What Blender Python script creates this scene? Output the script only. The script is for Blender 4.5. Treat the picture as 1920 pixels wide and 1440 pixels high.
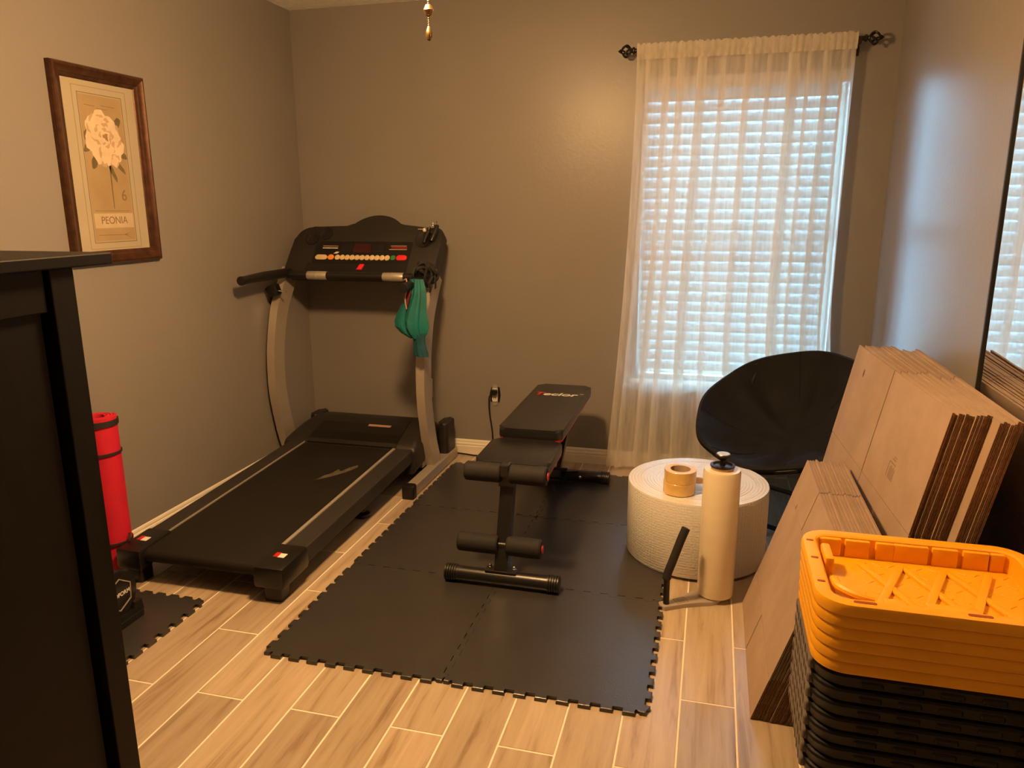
import bpy, bmesh, math, random
from mathutils import Matrix, Vector
random.seed(7)
PI = math.pi
scene = bpy.context.scene
col = scene.collection
for o in list(bpy.data.objects):
    bpy.data.objects.remove(o)

# ------------------------------------------------------------------ camera
XL, XR, YB, H = -2.296, 0.770, 4.006, 2.44
CAMZ = 1.406
yaw, pit, rol, fpx = -0.2577, 0.2317, -0.0046, 1419.3
fw = Vector((math.sin(yaw)*math.cos(pit), math.cos(yaw)*math.cos(pit), -math.sin(pit)))
rt = Vector((math.cos(yaw), -math.sin(yaw), 0))
up = rt.cross(fw)
rt, up = math.cos(rol)*rt + math.sin(rol)*up, -math.sin(rol)*rt + math.cos(rol)*up
cam = bpy.data.cameras.new('camera')
cam.sensor_width = 36.0
cam.sensor_fit = 'HORIZONTAL'
cam.lens = fpx/1920*36.0
cam.clip_start = 0.02
camo = bpy.data.objects.new('camera', cam)
camo.matrix_world = Matrix(((rt.x, up.x, -fw.x, 0), (rt.y, up.y, -fw.y, 0), (rt.z, up.z, -fw.z, CAMZ), (0, 0, 0, 1)))
col.objects.link(camo)
scene.camera = camo

# ------------------------------------------------------------------ world, daylight, exposure
SKY_STRENGTH = 56.0
LAMP_STRENGTH = 445.0
world = bpy.data.worlds.new('daylight')
scene.world = world
world.use_nodes = True
bg = world.node_tree.nodes['Background']
bg.inputs[0].default_value = (0.35, 0.70, 1.0, 1)
bg.inputs[1].default_value = SKY_STRENGTH
vs = scene.view_settings
vs.view_transform = 'Standard'
vs.look = 'None'
vs.exposure = 0.0
vs.gamma = 1.0
vs.use_curve_mapping = False
WX0, WX1, WZ0, WZ1 = -0.37, 0.57, 0.50, 2.02      # window opening
pl = bpy.data.lights.new('window_portal', 'AREA')
pl.shape = 'RECTANGLE'
pl.size = WX1-WX0
pl.size_y = WZ1-WZ0
pl.cycles.is_portal = True
plo = bpy.data.objects.new('window_portal', pl)
plo.location = ((WX0+WX1)/2, YB+0.14, (WZ0+WZ1)/2)
plo.rotation_euler = (-PI/2, 0, 0)
col.objects.link(plo)


# ------------------------------------------------------------------ materials
def new_mat(name):
    m = bpy.data.materials.new(name)
    m.use_nodes = True
    return m, m.node_tree.nodes, m.node_tree.links


def pm(name, color, rough=0.5, metal=0.0, var=0.0, vscale=8.0, vstretch=(1, 1, 1), bump=0.0, bscale=60.0, bdist=0.002, spec=0.5, coat=0.0, c2=None, emit=0.0, sss=0.0, sheen=0.0):
    """principled material with noise variation in colour and fine relief"""
    m, N, L = new_mat(name)
    b = N['Principled BSDF']
    b.inputs['Base Color'].default_value = (*color, 1)
    b.inputs['Roughness'].default_value = rough
    b.inputs['Metallic'].default_value = metal
    b.inputs['Specular IOR Level'].default_value = spec
    b.inputs['Coat Weight'].default_value = coat
    b.inputs['Sheen Weight'].default_value = sheen
    if emit:
        b.inputs['Emission Color'].default_value = (*color, 1)
        b.inputs['Emission Strength'].default_value = emit
    tc = N.new('ShaderNodeTexCoord')
    if var or c2:
        mp = N.new('ShaderNodeMapping')
        mp.inputs['Scale'].default_value = vstretch
        L.new(tc.outputs['Object'], mp.inputs[0])
        n = N.new('ShaderNodeTexNoise')
        n.inputs['Scale'].default_value = vscale
        n.inputs['Detail'].default_value = 5
        L.new(mp.outputs[0], n.inputs[0])
        r = N.new('ShaderNodeValToRGB')
        lo = c2 if c2 else tuple(c*(1-var) for c in color)
        hi = color if c2 else tuple(min(1, c*(1+var)) for c in color)
        r.color_ramp.elements[0].color = (*lo, 1)
        r.color_ramp.elements[1].color = (*hi, 1)
        r.color_ramp.elements[0].position = 0.3
        r.color_ramp.elements[1].position = 0.7
        L.new(n.outputs[0], r.inputs[0])
        L.new(r.outputs[0], b.inputs['Base Color'])
    if bump:
        n2 = N.new('ShaderNodeTexNoise')
        n2.inputs['Scale'].default_value = bscale
        n2.inputs['Detail'].default_value = 3
        L.new(tc.outputs['Object'], n2.inputs[0])
        bp = N.new('ShaderNodeBump')
        bp.inputs['Strength'].default_value = bump
        bp.inputs['Distance'].default_value = bdist
        L.new(n2.outputs[0], bp.inputs['Height'])
        L.new(bp.outputs[0], b.inputs['Normal'])
    return m


M = {}
WALLC = (0.238, 0.218, 0.205)
M['wall'] = pm('wall_paint', WALLC, 0.36, var=0.02, vscale=3, bump=0.25, bscale=70, bdist=0.002, spec=0.36)
M['ceiling'] = pm('ceiling_texture', (0.92, 0.91, 0.89), 0.9, var=0.04, bump=0.9, bscale=45, bdist=0.01)
M['trim'] = pm('trim_paint', (0.80, 0.75, 0.66), 0.35, var=0.02)
M['grout'] = pm('grout', (0.80, 0.72, 0.60), 0.9, var=0.05, vscale=40)
M['black_wood'] = pm('black_wood', (0.004, 0.003, 0.0026), 0.5, spec=0.18, var=0.25, vscale=14, vstretch=(6, 6, 0.6), bump=0.15, bscale=90, bdist=0.0008)
M['blackp'] = pm('black_plastic', (0.008, 0.0075, 0.0075), 0.42, var=0.1, bump=0.1, bscale=300, bdist=0.0004)
M['blackg'] = pm('gloss_black', (0.012, 0.011, 0.011), 0.22, var=0.1)
M['blackm'] = pm('black_metal', (0.008, 0.0075, 0.0075), 0.33, var=0.1, spec=0.6)
M['bronze'] = pm('dark_bronze', (0.030, 0.020, 0.016), 0.35, metal=0.6, var=0.2, vscale=60)
M['tm_body'] = pm('treadmill_plastic', (0.016, 0.013, 0.011), 0.5, var=0.08, bump=0.2, bscale=350, bdist=0.0005)
M['tm_dark'] = pm('treadmill_dark_plastic', (0.007, 0.006, 0.0055), 0.35, var=0.08)
M['tm_belt'] = pm('treadmill_belt', (0.009, 0.007, 0.005), 0.7, spec=0.3, var=0.18, vscale=5, bump=0.25, bscale=500, bdist=0.0006)
M['frame_bronze'] = pm('bronze_picture_frame', (0.085, 0.036, 0.018), 0.30, metal=0.55, var=0.35, vscale=30, bump=0.2, bscale=60, bdist=0.001)
M['scuff'] = pm('belt_scuff', (0.085, 0.066, 0.045), 0.8, var=0.3, vscale=40)
M['tm_paint'] = pm('taupe_metal_paint', (0.42, 0.37, 0.32), 0.38, metal=0.35, var=0.03)
M['tm_rail'] = pm('treadmill_rail', (0.022, 0.019, 0.017), 0.6, var=0.1, bump=0.4, bscale=400, bdist=0.0006)
M['silver'] = pm('silver_plastic', (0.50, 0.46, 0.40), 0.35, metal=0.5, var=0.03)
M['chrome'] = pm('chrome', (0.75, 0.73, 0.70), 0.12, metal=1.0, var=0.03)
M['beige_btn'] = pm('beige_button', (0.68, 0.52, 0.30), 0.45, var=0.05)
M['orange_btn'] = pm('orange_button', (0.85, 0.30, 0.05), 0.4, var=0.05)
M['green_btn'] = pm('green_button', (0.03, 0.20, 0.05), 0.4, var=0.05)
M['red_btn'] = pm('red_button', (0.75, 0.02, 0.03), 0.4, var=0.05)
M['red_led'] = pm('display_window', (0.045, 0.008, 0.010), 0.15, var=0.1)
M['redp'] = pm('red_plastic', (0.50, 0.015, 0.02), 0.35, var=0.05)
M['white'] = pm('white_print', (0.78, 0.74, 0.68), 0.5, var=0.03)
M['greyprint'] = pm('grey_print', (0.32, 0.27, 0.23), 0.5, var=0.05)
M['pinkprint'] = pm('faded_label', (0.40, 0.24, 0.19), 0.5, var=0.1, vscale=60)
M['foam'] = pm('foam_mat', (0.033, 0.030, 0.029), 0.30, var=0.08, vscale=6, bump=0.55, bscale=260, bdist=0.0012, spec=0.8)
M['foam_roll'] = pm('black_foam_roller', (0.009, 0.0075, 0.0065), 0.8, var=0.15, vscale=30, bump=0.5, bscale=200, bdist=0.001)
M['vinyl'] = pm('black_vinyl', (0.010, 0.010, 0.011), 0.30, var=0.1, vscale=20, bump=0.25, bscale=220, bdist=0.0008, spec=0.55)
M['yoga'] = pm('red_yoga_mat', (0.56, 0.007, 0.034), 0.7, var=0.08, vscale=9, bump=0.3, bscale=250, bdist=0.0008)
M['strap'] = pm('black_strap', (0.015, 0.013, 0.013), 0.7, var=0.1)
M['teal'] = pm('teal_cloth', (0.004, 0.125, 0.125), 0.5, var=0.22, vscale=14, bump=0.4, bscale=25, bdist=0.004)
M['teal2'] = pm('dark_teal_cloth', (0.006, 0.07, 0.10), 0.55, var=0.2, vscale=18, bump=0.4, bscale=30, bdist=0.003)
M['maroon'] = pm('maroon_lining', (0.10, 0.012, 0.018), 0.7, var=0.1)
M['blackcloth'] = pm('black_canvas', (0.007, 0.007, 0.0082), 0.85, spec=0.3, var=0.25, vscale=9, bump=0.5, bscale=14, bdist=0.006, sheen=0.0)
M['yellow'] = pm('yellow_plastic', (0.84, 0.385, 0.006), 0.42, var=0.05, vscale=7, bump=0.12, bscale=160, bdist=0.0008)
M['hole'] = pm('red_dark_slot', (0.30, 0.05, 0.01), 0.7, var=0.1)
M['tote'] = pm('black_tote_plastic', (0.003, 0.0025, 0.0025), 0.38, spec=0.3, var=0.12, bump=0.1, bscale=120, bdist=0.0006)
M['tote_worn'] = pm('scuffed_grey_plastic', (0.12, 0.10, 0.085), 0.6, var=0.2, vscale=30)
M['tapecore'] = pm('cardboard_core', (0.42, 0.29, 0.18), 0.8, var=0.1, vscale=40)
M['goldchain'] = pm('antique_brass', (0.36, 0.23, 0.11), 0.28, metal=1.0, var=0.1, vscale=90)
M['fan_blade'] = pm('fan_blade_wood', (0.16, 0.08, 0.045), 0.45, var=0.3, vscale=6, vstretch=(1, 8, 8))
M['mirror'] = pm('mirror_glass', (0.93, 0.94, 0.95), 0.015, metal=1.0)
M['mirror'].node_tree.nodes['Principled BSDF'].inputs['Roughness'].default_value = 0.01
M['stretch'] = pm('stretch_film', (0.76, 0.66, 0.48), 0.22, var=0.03, vscale=4, vstretch=(1, 1, 8), coat=0.4)
M['tape'] = pm('packing_tape', (0.72, 0.47, 0.16), 0.2, var=0.08, vscale=30, coat=0.5)
M['matboard'] = pm('cream_matboard', (0.37, 0.325, 0.245), 0.85, var=0.03)
M['printbg'] = pm('print_paper', (0.36, 0.265, 0.15), 0.85, var=0.16, vscale=7, c2=(0.29, 0.21, 0.115))
M['petal'] = pm('petal_print', (0.60, 0.48, 0.34), 0.85, var=0.08, vscale=25)
M['petal2'] = pm('petal_shade_print', (0.44, 0.32, 0.20), 0.85, var=0.12, vscale=25)
M['petal3'] = pm('petal_core_print', (0.28, 0.18, 0.10), 0.85, var=0.12, vscale=25)
M['leafprint'] = pm('leaf_print', (0.13, 0.10, 0.05), 0.85, var=0.2, vscale=30)
M['inkprint'] = pm('ink_print', (0.19, 0.125, 0.06), 0.85, var=0.1)
M['creamprint'] = pm('cream_band_print', (0.46, 0.37, 0.25), 0.85, var=0.06, vscale=20)
M['ink'] = pm('box_ink', (0.17, 0.11, 0.07), 0.8, var=0.1)


def cardboard_mat():
    m, N, L = new_mat('cardboard')
    b = N['Principled BSDF']
    b.inputs['Roughness'].default_value = 0.72
    b.inputs['Specular IOR Level'].default_value = 0.3
    tc = N.new('ShaderNodeTexCoord')
    n = N.new('ShaderNodeTexNoise')
    n.inputs['Scale'].default_value = 4
    n.inputs['Detail'].default_value = 8
    n.inputs['Roughness'].default_value = 0.65
    L.new(tc.outputs['Object'], n.inputs[0])
    r = N.new('ShaderNodeValToRGB')
    r.color_ramp.elements[0].color = (0.335, 0.24, 0.175, 1)
    r.color_ramp.elements[1].color = (0.41, 0.30, 0.225, 1)
    r.color_ramp.elements[0].position = 0.35
    r.color_ramp.elements[1].position = 0.65
    L.new(n.outputs[0], r.inputs[0])
    L.new(r.outputs[0], b.inputs['Base Color'])
    n2 = N.new('ShaderNodeTexNoise')
    n2.inputs['Scale'].default_value = 130
    mp = N.new('ShaderNodeMapping')
    mp.inputs['Scale'].default_value = (1, 1, 0.05)
    L.new(tc.outputs['Object'], mp.inputs[0])
    L.new(mp.outputs[0], n2.inputs[0])
    bp = N.new('ShaderNodeBump')
    bp.inputs['Strength'].default_value = 0.15
    bp.inputs['Distance'].default_value = 0.001
    L.new(n2.outputs[0], bp.inputs['Height'])
    L.new(bp.outputs[0], b.inputs['Normal'])
    return m


M['card'] = cardboard_mat()
M['cardedge'] = pm('corrugated_edge', (0.20, 0.10, 0.05), 0.9, var=0.5, vscale=150, bump=0.8, bscale=220, bdist=0.002)


def plank_mat():
    m, N, L = new_mat('wood_look_tile')
    b = N['Principled BSDF']
    b.inputs['Roughness'].default_value = 0.30
    b.inputs['Specular IOR Level'].default_value = 0.5
    oi = N.new('ShaderNodeObjectInfo')
    tc = N.new('ShaderNodeTexCoord')
    add = N.new('ShaderNodeVectorMath')
    add.operation = 'MULTIPLY_ADD'
    cmb = N.new('ShaderNodeCombineXYZ')
    L.new(oi.outputs['Random'], cmb.inputs[0])
    L.new(oi.outputs['Random'], cmb.inputs[1])
    cmb.inputs[2].default_value = 0
    L.new(cmb.outputs[0], add.inputs[0])
    add.inputs[1].default_value = (37, 53, 0)
    L.new(tc.outputs['Object'], add.inputs[2])
    mp = N.new('ShaderNodeMapping')
    mp.inputs['Scale'].default_value = (22, 1.6, 1)
    L.new(add.outputs[0], mp.inputs[0])
    n = N.new('ShaderNodeTexNoise')
    n.inputs['Scale'].default_value = 1.3
    n.inputs['Detail'].default_value = 7
    n.inputs['Roughness'].default_value = 0.62
    n.inputs['Distortion'].default_value = 0.5
    L.new(mp.outputs[0], n.inputs[0])
    r = N.new('ShaderNodeValToRGB')
    e = r.color_ramp.elements
    e[0].color = (0.22, 0.145, 0.085, 1)
    e[0].position = 0.28
    e[1].color = (0.49, 0.40, 0.295, 1)
    e[1].position = 0.72
    k = e.new(0.45)
    k.color = (0.40, 0.31, 0.215, 1)
    L.new(n.outputs[0], r.inputs[0])
    hs = N.new('ShaderNodeHueSaturation')
    mr = N.new('ShaderNodeMapRange')
    mr.inputs['To Min'].default_value = 0.85
    mr.inputs['To Max'].default_value = 1.12
    L.new(oi.outputs['Random'], mr.inputs[0])
    L.new(mr.outputs[0], hs.inputs['Value'])
    L.new(r.outputs[0], hs.inputs['Color'])
    L.new(hs.outputs[0], b.inputs['Base Color'])
    bp = N.new('ShaderNodeBump')
    bp.inputs['Strength'].default_value = 0.12
    bp.inputs['Distance'].default_value = 0.001
    L.new(n.outputs[0], bp.inputs['Height'])
    L.new(bp.outputs[0], b.inputs['Normal'])
    return m


M['plank'] = plank_mat()


def thin_mat(name, color, transp, transl, bumpscale=None, stretch=(1, 1, 1), colvar=0.06, tcol=None):
    """woven or thin sheet: part holes, part light carried through, part diffuse"""
    m, N, L = new_mat(name)
    N.remove(N['Principled BSDF'])
    out = N['Material Output']
    d = N.new('ShaderNodeBsdfDiffuse')
    t = N.new('ShaderNodeBsdfTranslucent')
    tr = N.new('ShaderNodeBsdfTransparent')
    tc = N.new('ShaderNodeTexCoord')
    mp = N.new('ShaderNodeMapping')
    mp.inputs['Scale'].default_value = stretch
    L.new(tc.outputs['Object'], mp.inputs[0])
    n = N.new('ShaderNodeTexNoise')
    n.inputs['Scale'].default_value = bumpscale or 40
    n.inputs['Detail'].default_value = 4
    L.new(mp.outputs[0], n.inputs[0])
    r = N.new('ShaderNodeValToRGB')
    r.color_ramp.elements[0].color = tuple(c*(1-colvar) for c in color)+(1,)
    r.color_ramp.elements[1].color = tuple(min(1, c*(1+colvar)) for c in color)+(1,)
    L.new(n.outputs[0], r.inputs[0])
    L.new(r.outputs[0], d.inputs[0])
    if tcol:
        t.inputs[0].default_value = (*tcol, 1)
    else:
        L.new(r.outputs[0], t.inputs[0])
    if bumpscale:
        bp = N.new('ShaderNodeBump')
        bp.inputs['Strength'].default_value = 0.5
        bp.inputs['Distance'].default_value = 0.003
        L.new(n.outputs[0], bp.inputs['Height'])
        L.new(bp.outputs[0], d.inputs['Normal'])
        L.new(bp.outputs[0], t.inputs['Normal'])
    m1 = N.new('ShaderNodeMixShader')
    m1.inputs[0].default_value = transl
    L.new(d.outputs[0], m1.inputs[1])
    L.new(t.outputs[0], m1.inputs[2])
    if transp > 0:
        m2 = N.new('ShaderNodeMixShader')
        mr = N.new('ShaderNodeMapRange')
        mr.inputs['From Min'].default_value = 0.3
        mr.inputs['From Max'].default_value = 0.7
        mr.inputs['To Min'].default_value = max(0, transp-0.12)
        mr.inputs['To Max'].default_value = transp+0.12
        L.new(n.outputs[0], mr.inputs[0])
        L.new(mr.outputs[0], m2.inputs[0])
        L.new(m1.outputs[0], m2.inputs[1])
        L.new(tr.outputs[0], m2.inputs[2])
        L.new(m2.outputs[0], out.inputs[0])
    else:
        L.new(m1.outputs[0], out.inputs[0])
    return m


M['curtain'] = thin_mat('sheer_crushed_voile', (0.88, 0.83, 0.74), 0.38, 0.45, 55, (1, 1, 0.10), 0.05)
M['header'] = thin_mat('curtain_header', (0.80, 0.74, 0.64), 0.26, 0.36, 55, (1, 1, 0.10), 0.05)
M['slat'] = thin_mat('blind_slat', (0.66, 0.69, 0.69), 0.0, 0.115)


def glass_mat():
    m, N, L = new_mat('window_glass')
    N.remove(N['Principled BSDF'])
    out = N['Material Output']
    tr = N.new('ShaderNodeBsdfTransparent')
    g = N.new('ShaderNodeBsdfGlossy')
    g.inputs['Roughness'].default_value = 0.02
    f = N.new('ShaderNodeFresnel')
    f.inputs[0].default_value = 1.45
    mx = N.new('ShaderNodeMixShader')
    L.new(f.outputs[0], mx.inputs[0])
    L.new(tr.outputs[0], mx.inputs[1])
    L.new(g.outputs[0], mx.inputs[2])
    L.new(mx.outputs[0], out.inputs[0])
    return m


M['glass'] = glass_mat()


def bubble_mat():
    m, N, L = new_mat('bubble_wrap_film')
    b = N['Principled BSDF']
    b.inputs['Base Color'].default_value = (0.73, 0.71, 0.68, 1)
    b.inputs['Roughness'].default_value = 0.28
    b.inputs['Subsurface Weight'].default_value = 0.0
    b.inputs['Coat Weight'].default_value = 0.3
    b.inputs['Coat Roughness'].default_value = 0.15
    tc = N.new('ShaderNodeTexCoord')
    v = N.new('ShaderNodeTexVoronoi')
    v.inputs['Scale'].default_value = 95
    v.inputs['Randomness'].default_value = 0.35
    L.new(tc.outputs['Object'], v.inputs[0])
    bp = N.new('ShaderNodeBump')
    bp.inputs['Strength'].default_value = 0.55
    bp.inputs['Distance'].default_value = 0.003
    bp.invert = True
    L.new(v.outputs[0], bp.inputs['Height'])
    L.new(bp.outputs[0], b.inputs['Normal'])
    return m


M['bubble'] = bubble_mat()


def lamp_mat():
    m, N, L = new_mat('lit_frosted_glass')
    N.remove(N['Principled BSDF'])
    e = N.new('ShaderNodeEmission')
    e.inputs[0].default_value = (1.0, 0.57, 0.225, 1)
    e.inputs[1].default_value = LAMP_STRENGTH
    L.new(e.outputs[0], N['Material Output'].inputs[0])
    return m


M['lamp'] = lamp_mat()


# ------------------------------------------------------------------ mesh helpers
class MB:
    def __init__(self):
        self.bm = bmesh.new()

    def _new(self, fn):
        before = set(self.bm.verts)
        fn()
        return [v for v in self.bm.verts if v not in before]

    def box(self, x0, x1, y0, y1, z0, z1, bev=0.0, seg=2, mat=None):
        bm = self.bm
        vs_ = [bm.verts.new(c) for c in ((x0, y0, z0), (x1, y0, z0), (x1, y1, z0), (x0, y1, z0), (x0, y0, z1), (x1, y0, z1), (x1, y1, z1), (x0, y1, z1))]
        fs = [bm.faces.new([vs_[i] for i in q]) for q in ((0, 3, 2, 1), (4, 5, 6, 7), (0, 1, 5, 4), (1, 2, 6, 5), (2, 3, 7, 6), (3, 0, 4, 7))]
        if bev > 0:
            es = list({e for f in fs for e in f.edges})
            r = bmesh.ops.bevel(bm, geom=es, offset=bev, segments=seg, profile=0.5, affect='EDGES')
            vs_ = list({v for f in r['faces'] for v in f.verts} | {v for v in vs_ if v.is_valid})
        if mat is not None:
            bmesh.ops.transform(bm, matrix=mat, verts=vs_)
        return self

    def prism(self, pts, z0, z1, bev=0.0, seg=1, mat=None):
        """polygon (x,y) list extruded along z"""
        bm = self.bm
        lo = [bm.verts.new((x, y, z0)) for x, y in pts]
        hi = [bm.verts.new((x, y, z1)) for x, y in pts]
        n = len(pts)
        area = sum(pts[i][0]*pts[(i+1) % n][1]-pts[(i+1) % n][0]*pts[i][1] for i in range(n))
        if area < 0:
            lo.reverse()
            hi.reverse()
        top = bm.faces.new(hi)
        bm.faces.new(list(reversed(lo)))
        for i in range(n):
            j = (i+1) % n
            bm.faces.new((lo[i], lo[j], hi[j], hi[i]))
        vs_ = lo+hi
        if bev > 0:
            r = bmesh.ops.bevel(bm, geom=list(top.edges), offset=bev, segments=seg, profile=0.5, affect='EDGES')
            vs_ = list({v for f in r['faces'] for v in f.verts} | {v for v in vs_ if v.is_valid})
        if mat is not None:
            bmesh.ops.transform(bm, matrix=mat, verts=vs_)
        return self

    def sweep(self, path, radius, n=12, cap=True, rect=None, upv=(0, 0, 1), closed=False):
        """tube along path; radius number or list; rect=(w,h) half sizes with w along side, h along up"""
        bm = self.bm
        P = [Vector(q) for q in path]
        rings = []
        prev = None
        for i, q in enumerate(P):
            if closed:
                t = P[(i+1) % len(P)]-P[i-1]
            else:
                t = P[min(i+1, len(P)-1)]-P[max(i-1, 0)]
            t.normalize()
            if prev is None:
                u = Vector(upv)
                if abs(u.dot(t)) > 0.98:
                    u = Vector((1, 0, 0)) if abs(t.x) < 0.9 else Vector((0, 1, 0))
            else:
                u = prev
            u = (u-t*u.dot(t)).normalized()
            prev = u
            s = t.cross(u)
            ring = []
            if rect:
                w, h = rect[i] if isinstance(rect, list) else rect
                for a, b in ((-1, -1), (1, -1), (1, 1), (-1, 1)):
                    ring.append(bm.verts.new(q+s*(a*w)+u*(b*h)))
            else:
                r = radius[i] if isinstance(radius, (list, tuple)) else radius
                for k in range(n):
                    a = 2*PI*k/n
                    ring.append(bm.verts.new(q+(s*math.cos(a)+u*math.sin(a))*r))
            rings.append(ring)
        m = len(rings)
        for i in range(m if closed else m-1):
            A, B = rings[i], rings[(i+1) % m]
            k = len(A)
            for j in range(k):
                bm.faces.new((A[j], A[(j+1) % k], B[(j+1) % k], B[j]))
        if cap and not closed:
            bm.faces.new(list(reversed(rings[0])))
            bm.faces.new(rings[-1])
        return self

    def lathe(self, prof, c=(0, 0, 0), n=32, axis='z', mat=None, cap=True):
        """profile [(r, h)] turned about an axis through c"""
        bm = self.bm
        rings = []
        allv = []
        for r, h in prof:
            ring = []
            for k in range(n):
                a = 2*PI*k/n
                p, q = r*math.cos(a), r*math.sin(a)
                v = {'z': (p, q, h), 'x': (h, p, q), 'y': (q, h, p)}[axis]
                ring.append(bm.verts.new((v[0]+c[0], v[1]+c[1], v[2]+c[2])))
            rings.append(ring)
            allv += ring
        for A, B in zip(rings, rings[1:]):
            for j in range(n):
                bm.faces.new((A[j], A[(j+1) % n], B[(j+1) % n], B[j]))
        if cap:
            if prof[0][0] > 1e-6:
                bm.faces.new(list(reversed(rings[0])))
            if prof[-1][0] > 1e-6:
                bm.faces.new(rings[-1])
        if mat is not None:
            bmesh.ops.transform(bm, matrix=mat, verts=allv)
        return self

    def loft(self, rings, cap=True, closed=True):
        bm = self.bm
        R = [[bm.verts.new(p) for p in r] for r in rings]
        for A, B in zip(R, R[1:]):
            k = len(A)
            for j in range(k if closed else k-1):
                bm.faces.new((A[j], A[(j+1) % k], B[(j+1) % k], B[j]))
        if cap and closed:
            bm.faces.new(list(reversed(R[0])))
            bm.faces.new(R[-1])
        return self

    def mesh(self, name, mat, smooth=False, angle=35):
        bm = self.bm
        bmesh.ops.remove_doubles(bm, verts=bm.verts, dist=1e-6)
        bmesh.ops.recalc_face_normals(bm, faces=bm.faces)
        if smooth:
            for f in bm.faces:
                f.smooth = True
            lim = math.radians(angle)
            for e in bm.edges:
                if len(e.link_faces) == 2 and e.calc_face_angle(0) > lim:
                    e.smooth = False
        me = bpy.data.meshes.new(name)
        bm.to_mesh(me)
        bm.free()
        me.materials.append(M[mat] if isinstance(mat, str) else mat)
        return me

    def build(self, name, mat, parent=None, smooth=False, angle=35):
        return link(name, self.mesh(name, mat, smooth, angle), parent)


BASE = {}


def world_loc(o):
    return BASE.get(o.name, Vector((0, 0, 0)))


def link(name, me, parent=None):
    o = bpy.data.objects.new(name, me)
    col.objects.link(o)
    if parent is not None:
        o.parent = parent
        o.matrix_parent_inverse = Matrix.Translation(-world_loc(parent))
        BASE[o.name] = Vector((0, 0, 0))
    return o


def tag(o, label=None, cat=None, group=None, kind=None):
    if label:
        o['label'] = label
    if cat:
        o['category'] = cat
    if group:
        o['group'] = group
    if kind:
        o['kind'] = kind
    return o


def thing(name, label, cat, loc=(0, 0, 0), group=None):
    """an Empty at the base of a thing; its parts are modelled in world coordinates"""
    o = bpy.data.objects.new(name, None)
    o.empty_display_size = 0.05
    col.objects.link(o)
    o.location = loc
    BASE[o.name] = Vector(loc)
    return tag(o, label, cat, group)


def copy_tree(o, parent=None):
    c = o.copy()
    col.objects.link(c)
    if parent is not None:
        c.parent = parent
        c.matrix_parent_inverse = o.matrix_parent_inverse.copy()
    for ch in list(o.children):
        copy_tree(ch, c)
    return c


def text_mesh(name, body, size, mat, M4, extrude=0.0004, shear=0.0, bold=0.0, align='CENTER'):
    cu = bpy.data.curves.new('lettering', 'FONT')
    cu.body = body
    cu.size = size
    cu.extrude = extrude
    cu.shear = shear
    cu.offset = bold
    cu.align_x = align
    cu.align_y = 'CENTER'
    t = bpy.data.objects.new('lettering', cu)
    col.objects.link(t)
    bpy.context.view_layer.update()
    me = bpy.data.meshes.new_from_object(t.evaluated_get(bpy.context.evaluated_depsgraph_get()))
    bpy.data.objects.remove(t)
    bpy.data.curves.remove(cu)
    me.name = name
    me.transform(M4)
    me.materials.clear()
    me.materials.append(M[mat])
    return me


def frame_matrix(o, x, y, z=None):
    x = Vector(x).normalized()
    y = Vector(y).normalized()
    z = x.cross(y)
    return Matrix(((x.x, y.x, z.x, o[0]), (x.y, y.y, z.y, o[1]), (x.z, y.z, z.z, o[2]), (0, 0, 0, 1)))


def rrect(x0, x1, y0, y1, r, n=6):
    pts = []
    for cx, cy, a0 in ((x1-r, y0+r, -90), (x1-r, y1-r, 0), (x0+r, y1-r, 90), (x0+r, y0+r, 180)):
        for k in range(n+1):
            a = math.radians(a0+90*k/n)
            pts.append((cx+r*math.cos(a), cy+r*math.sin(a)))
    return pts


def arc(cx, cy, r, a0, a1, n):
    return [(cx+r*math.cos(math.radians(a0+(a1-a0)*k/n)), cy+r*math.sin(math.radians(a0+(a1-a0)*k/n))) for k in range(n+1)]


def spline(pts, n=8):
    """Catmull-Rom through points"""
    P = [Vector(p) for p in pts]
    out = []
    for i in range(len(P)-1):
        a = P[i-1] if i else P[0]*2-P[1]
        b, c = P[i], P[i+1]
        d = P[i+2] if i+2 < len(P) else P[-1]*2-P[-2]
        for k in range(n):
            t = k/n
            out.append(0.5*((2*b)+(c-a)*t+(2*a-5*b+4*c-d)*t*t+(3*b-a-3*c+d)*t**3))
    out.append(P[-1])
    return out


# ================================================================== the room
YF, YJ, XJ = -1.10, 0.66, -0.95          # far end behind the camera, wall behind the chest, jog of the entry
floor = tag(MB().box(XL-0.15, XR+0.15, YF-0.15, YB+0.15, -0.10, -0.0012).build('floor', 'grout'), kind='structure')
PX, PW, PL = -1.2618, 0.1548, 0.635
pm_full = None
rows = []
i0 = math.floor((XL-PX)/PW)
i1 = math.ceil((XR-PX)/PW)
pcache = {}
for i in range(i0, i1):
    xa, xb = max(XL, PX+i*PW), min(XR, PX+(i+1)*PW)
    off = 1.68 if i % 2 else 2.0
    k0 = math.floor((YF-off)/PL)
    k1 = math.ceil((YB-off)/PL)
    for k in range(k0, k1):
        ya, yb = max(YF, off+k*PL), min(YB, off+(k+1)*PL)
        g = 0.0026
        w, l = round(xb-xa-2*g, 4), round(yb-ya-2*g, 4)
        if w < 0.01 or l < 0.01:
            continue
        if (w, l) not in pcache:
            pcache[(w, l)] = MB().box(-w/2, w/2, -l/2, l/2, -0.008, 0.0, bev=0.0012, seg=1).mesh('plank', 'plank')
        o = link('plank', pcache[(w, l)], floor)
        o.location = ((xa+xb)/2, (ya+yb)/2, 0)

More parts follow.
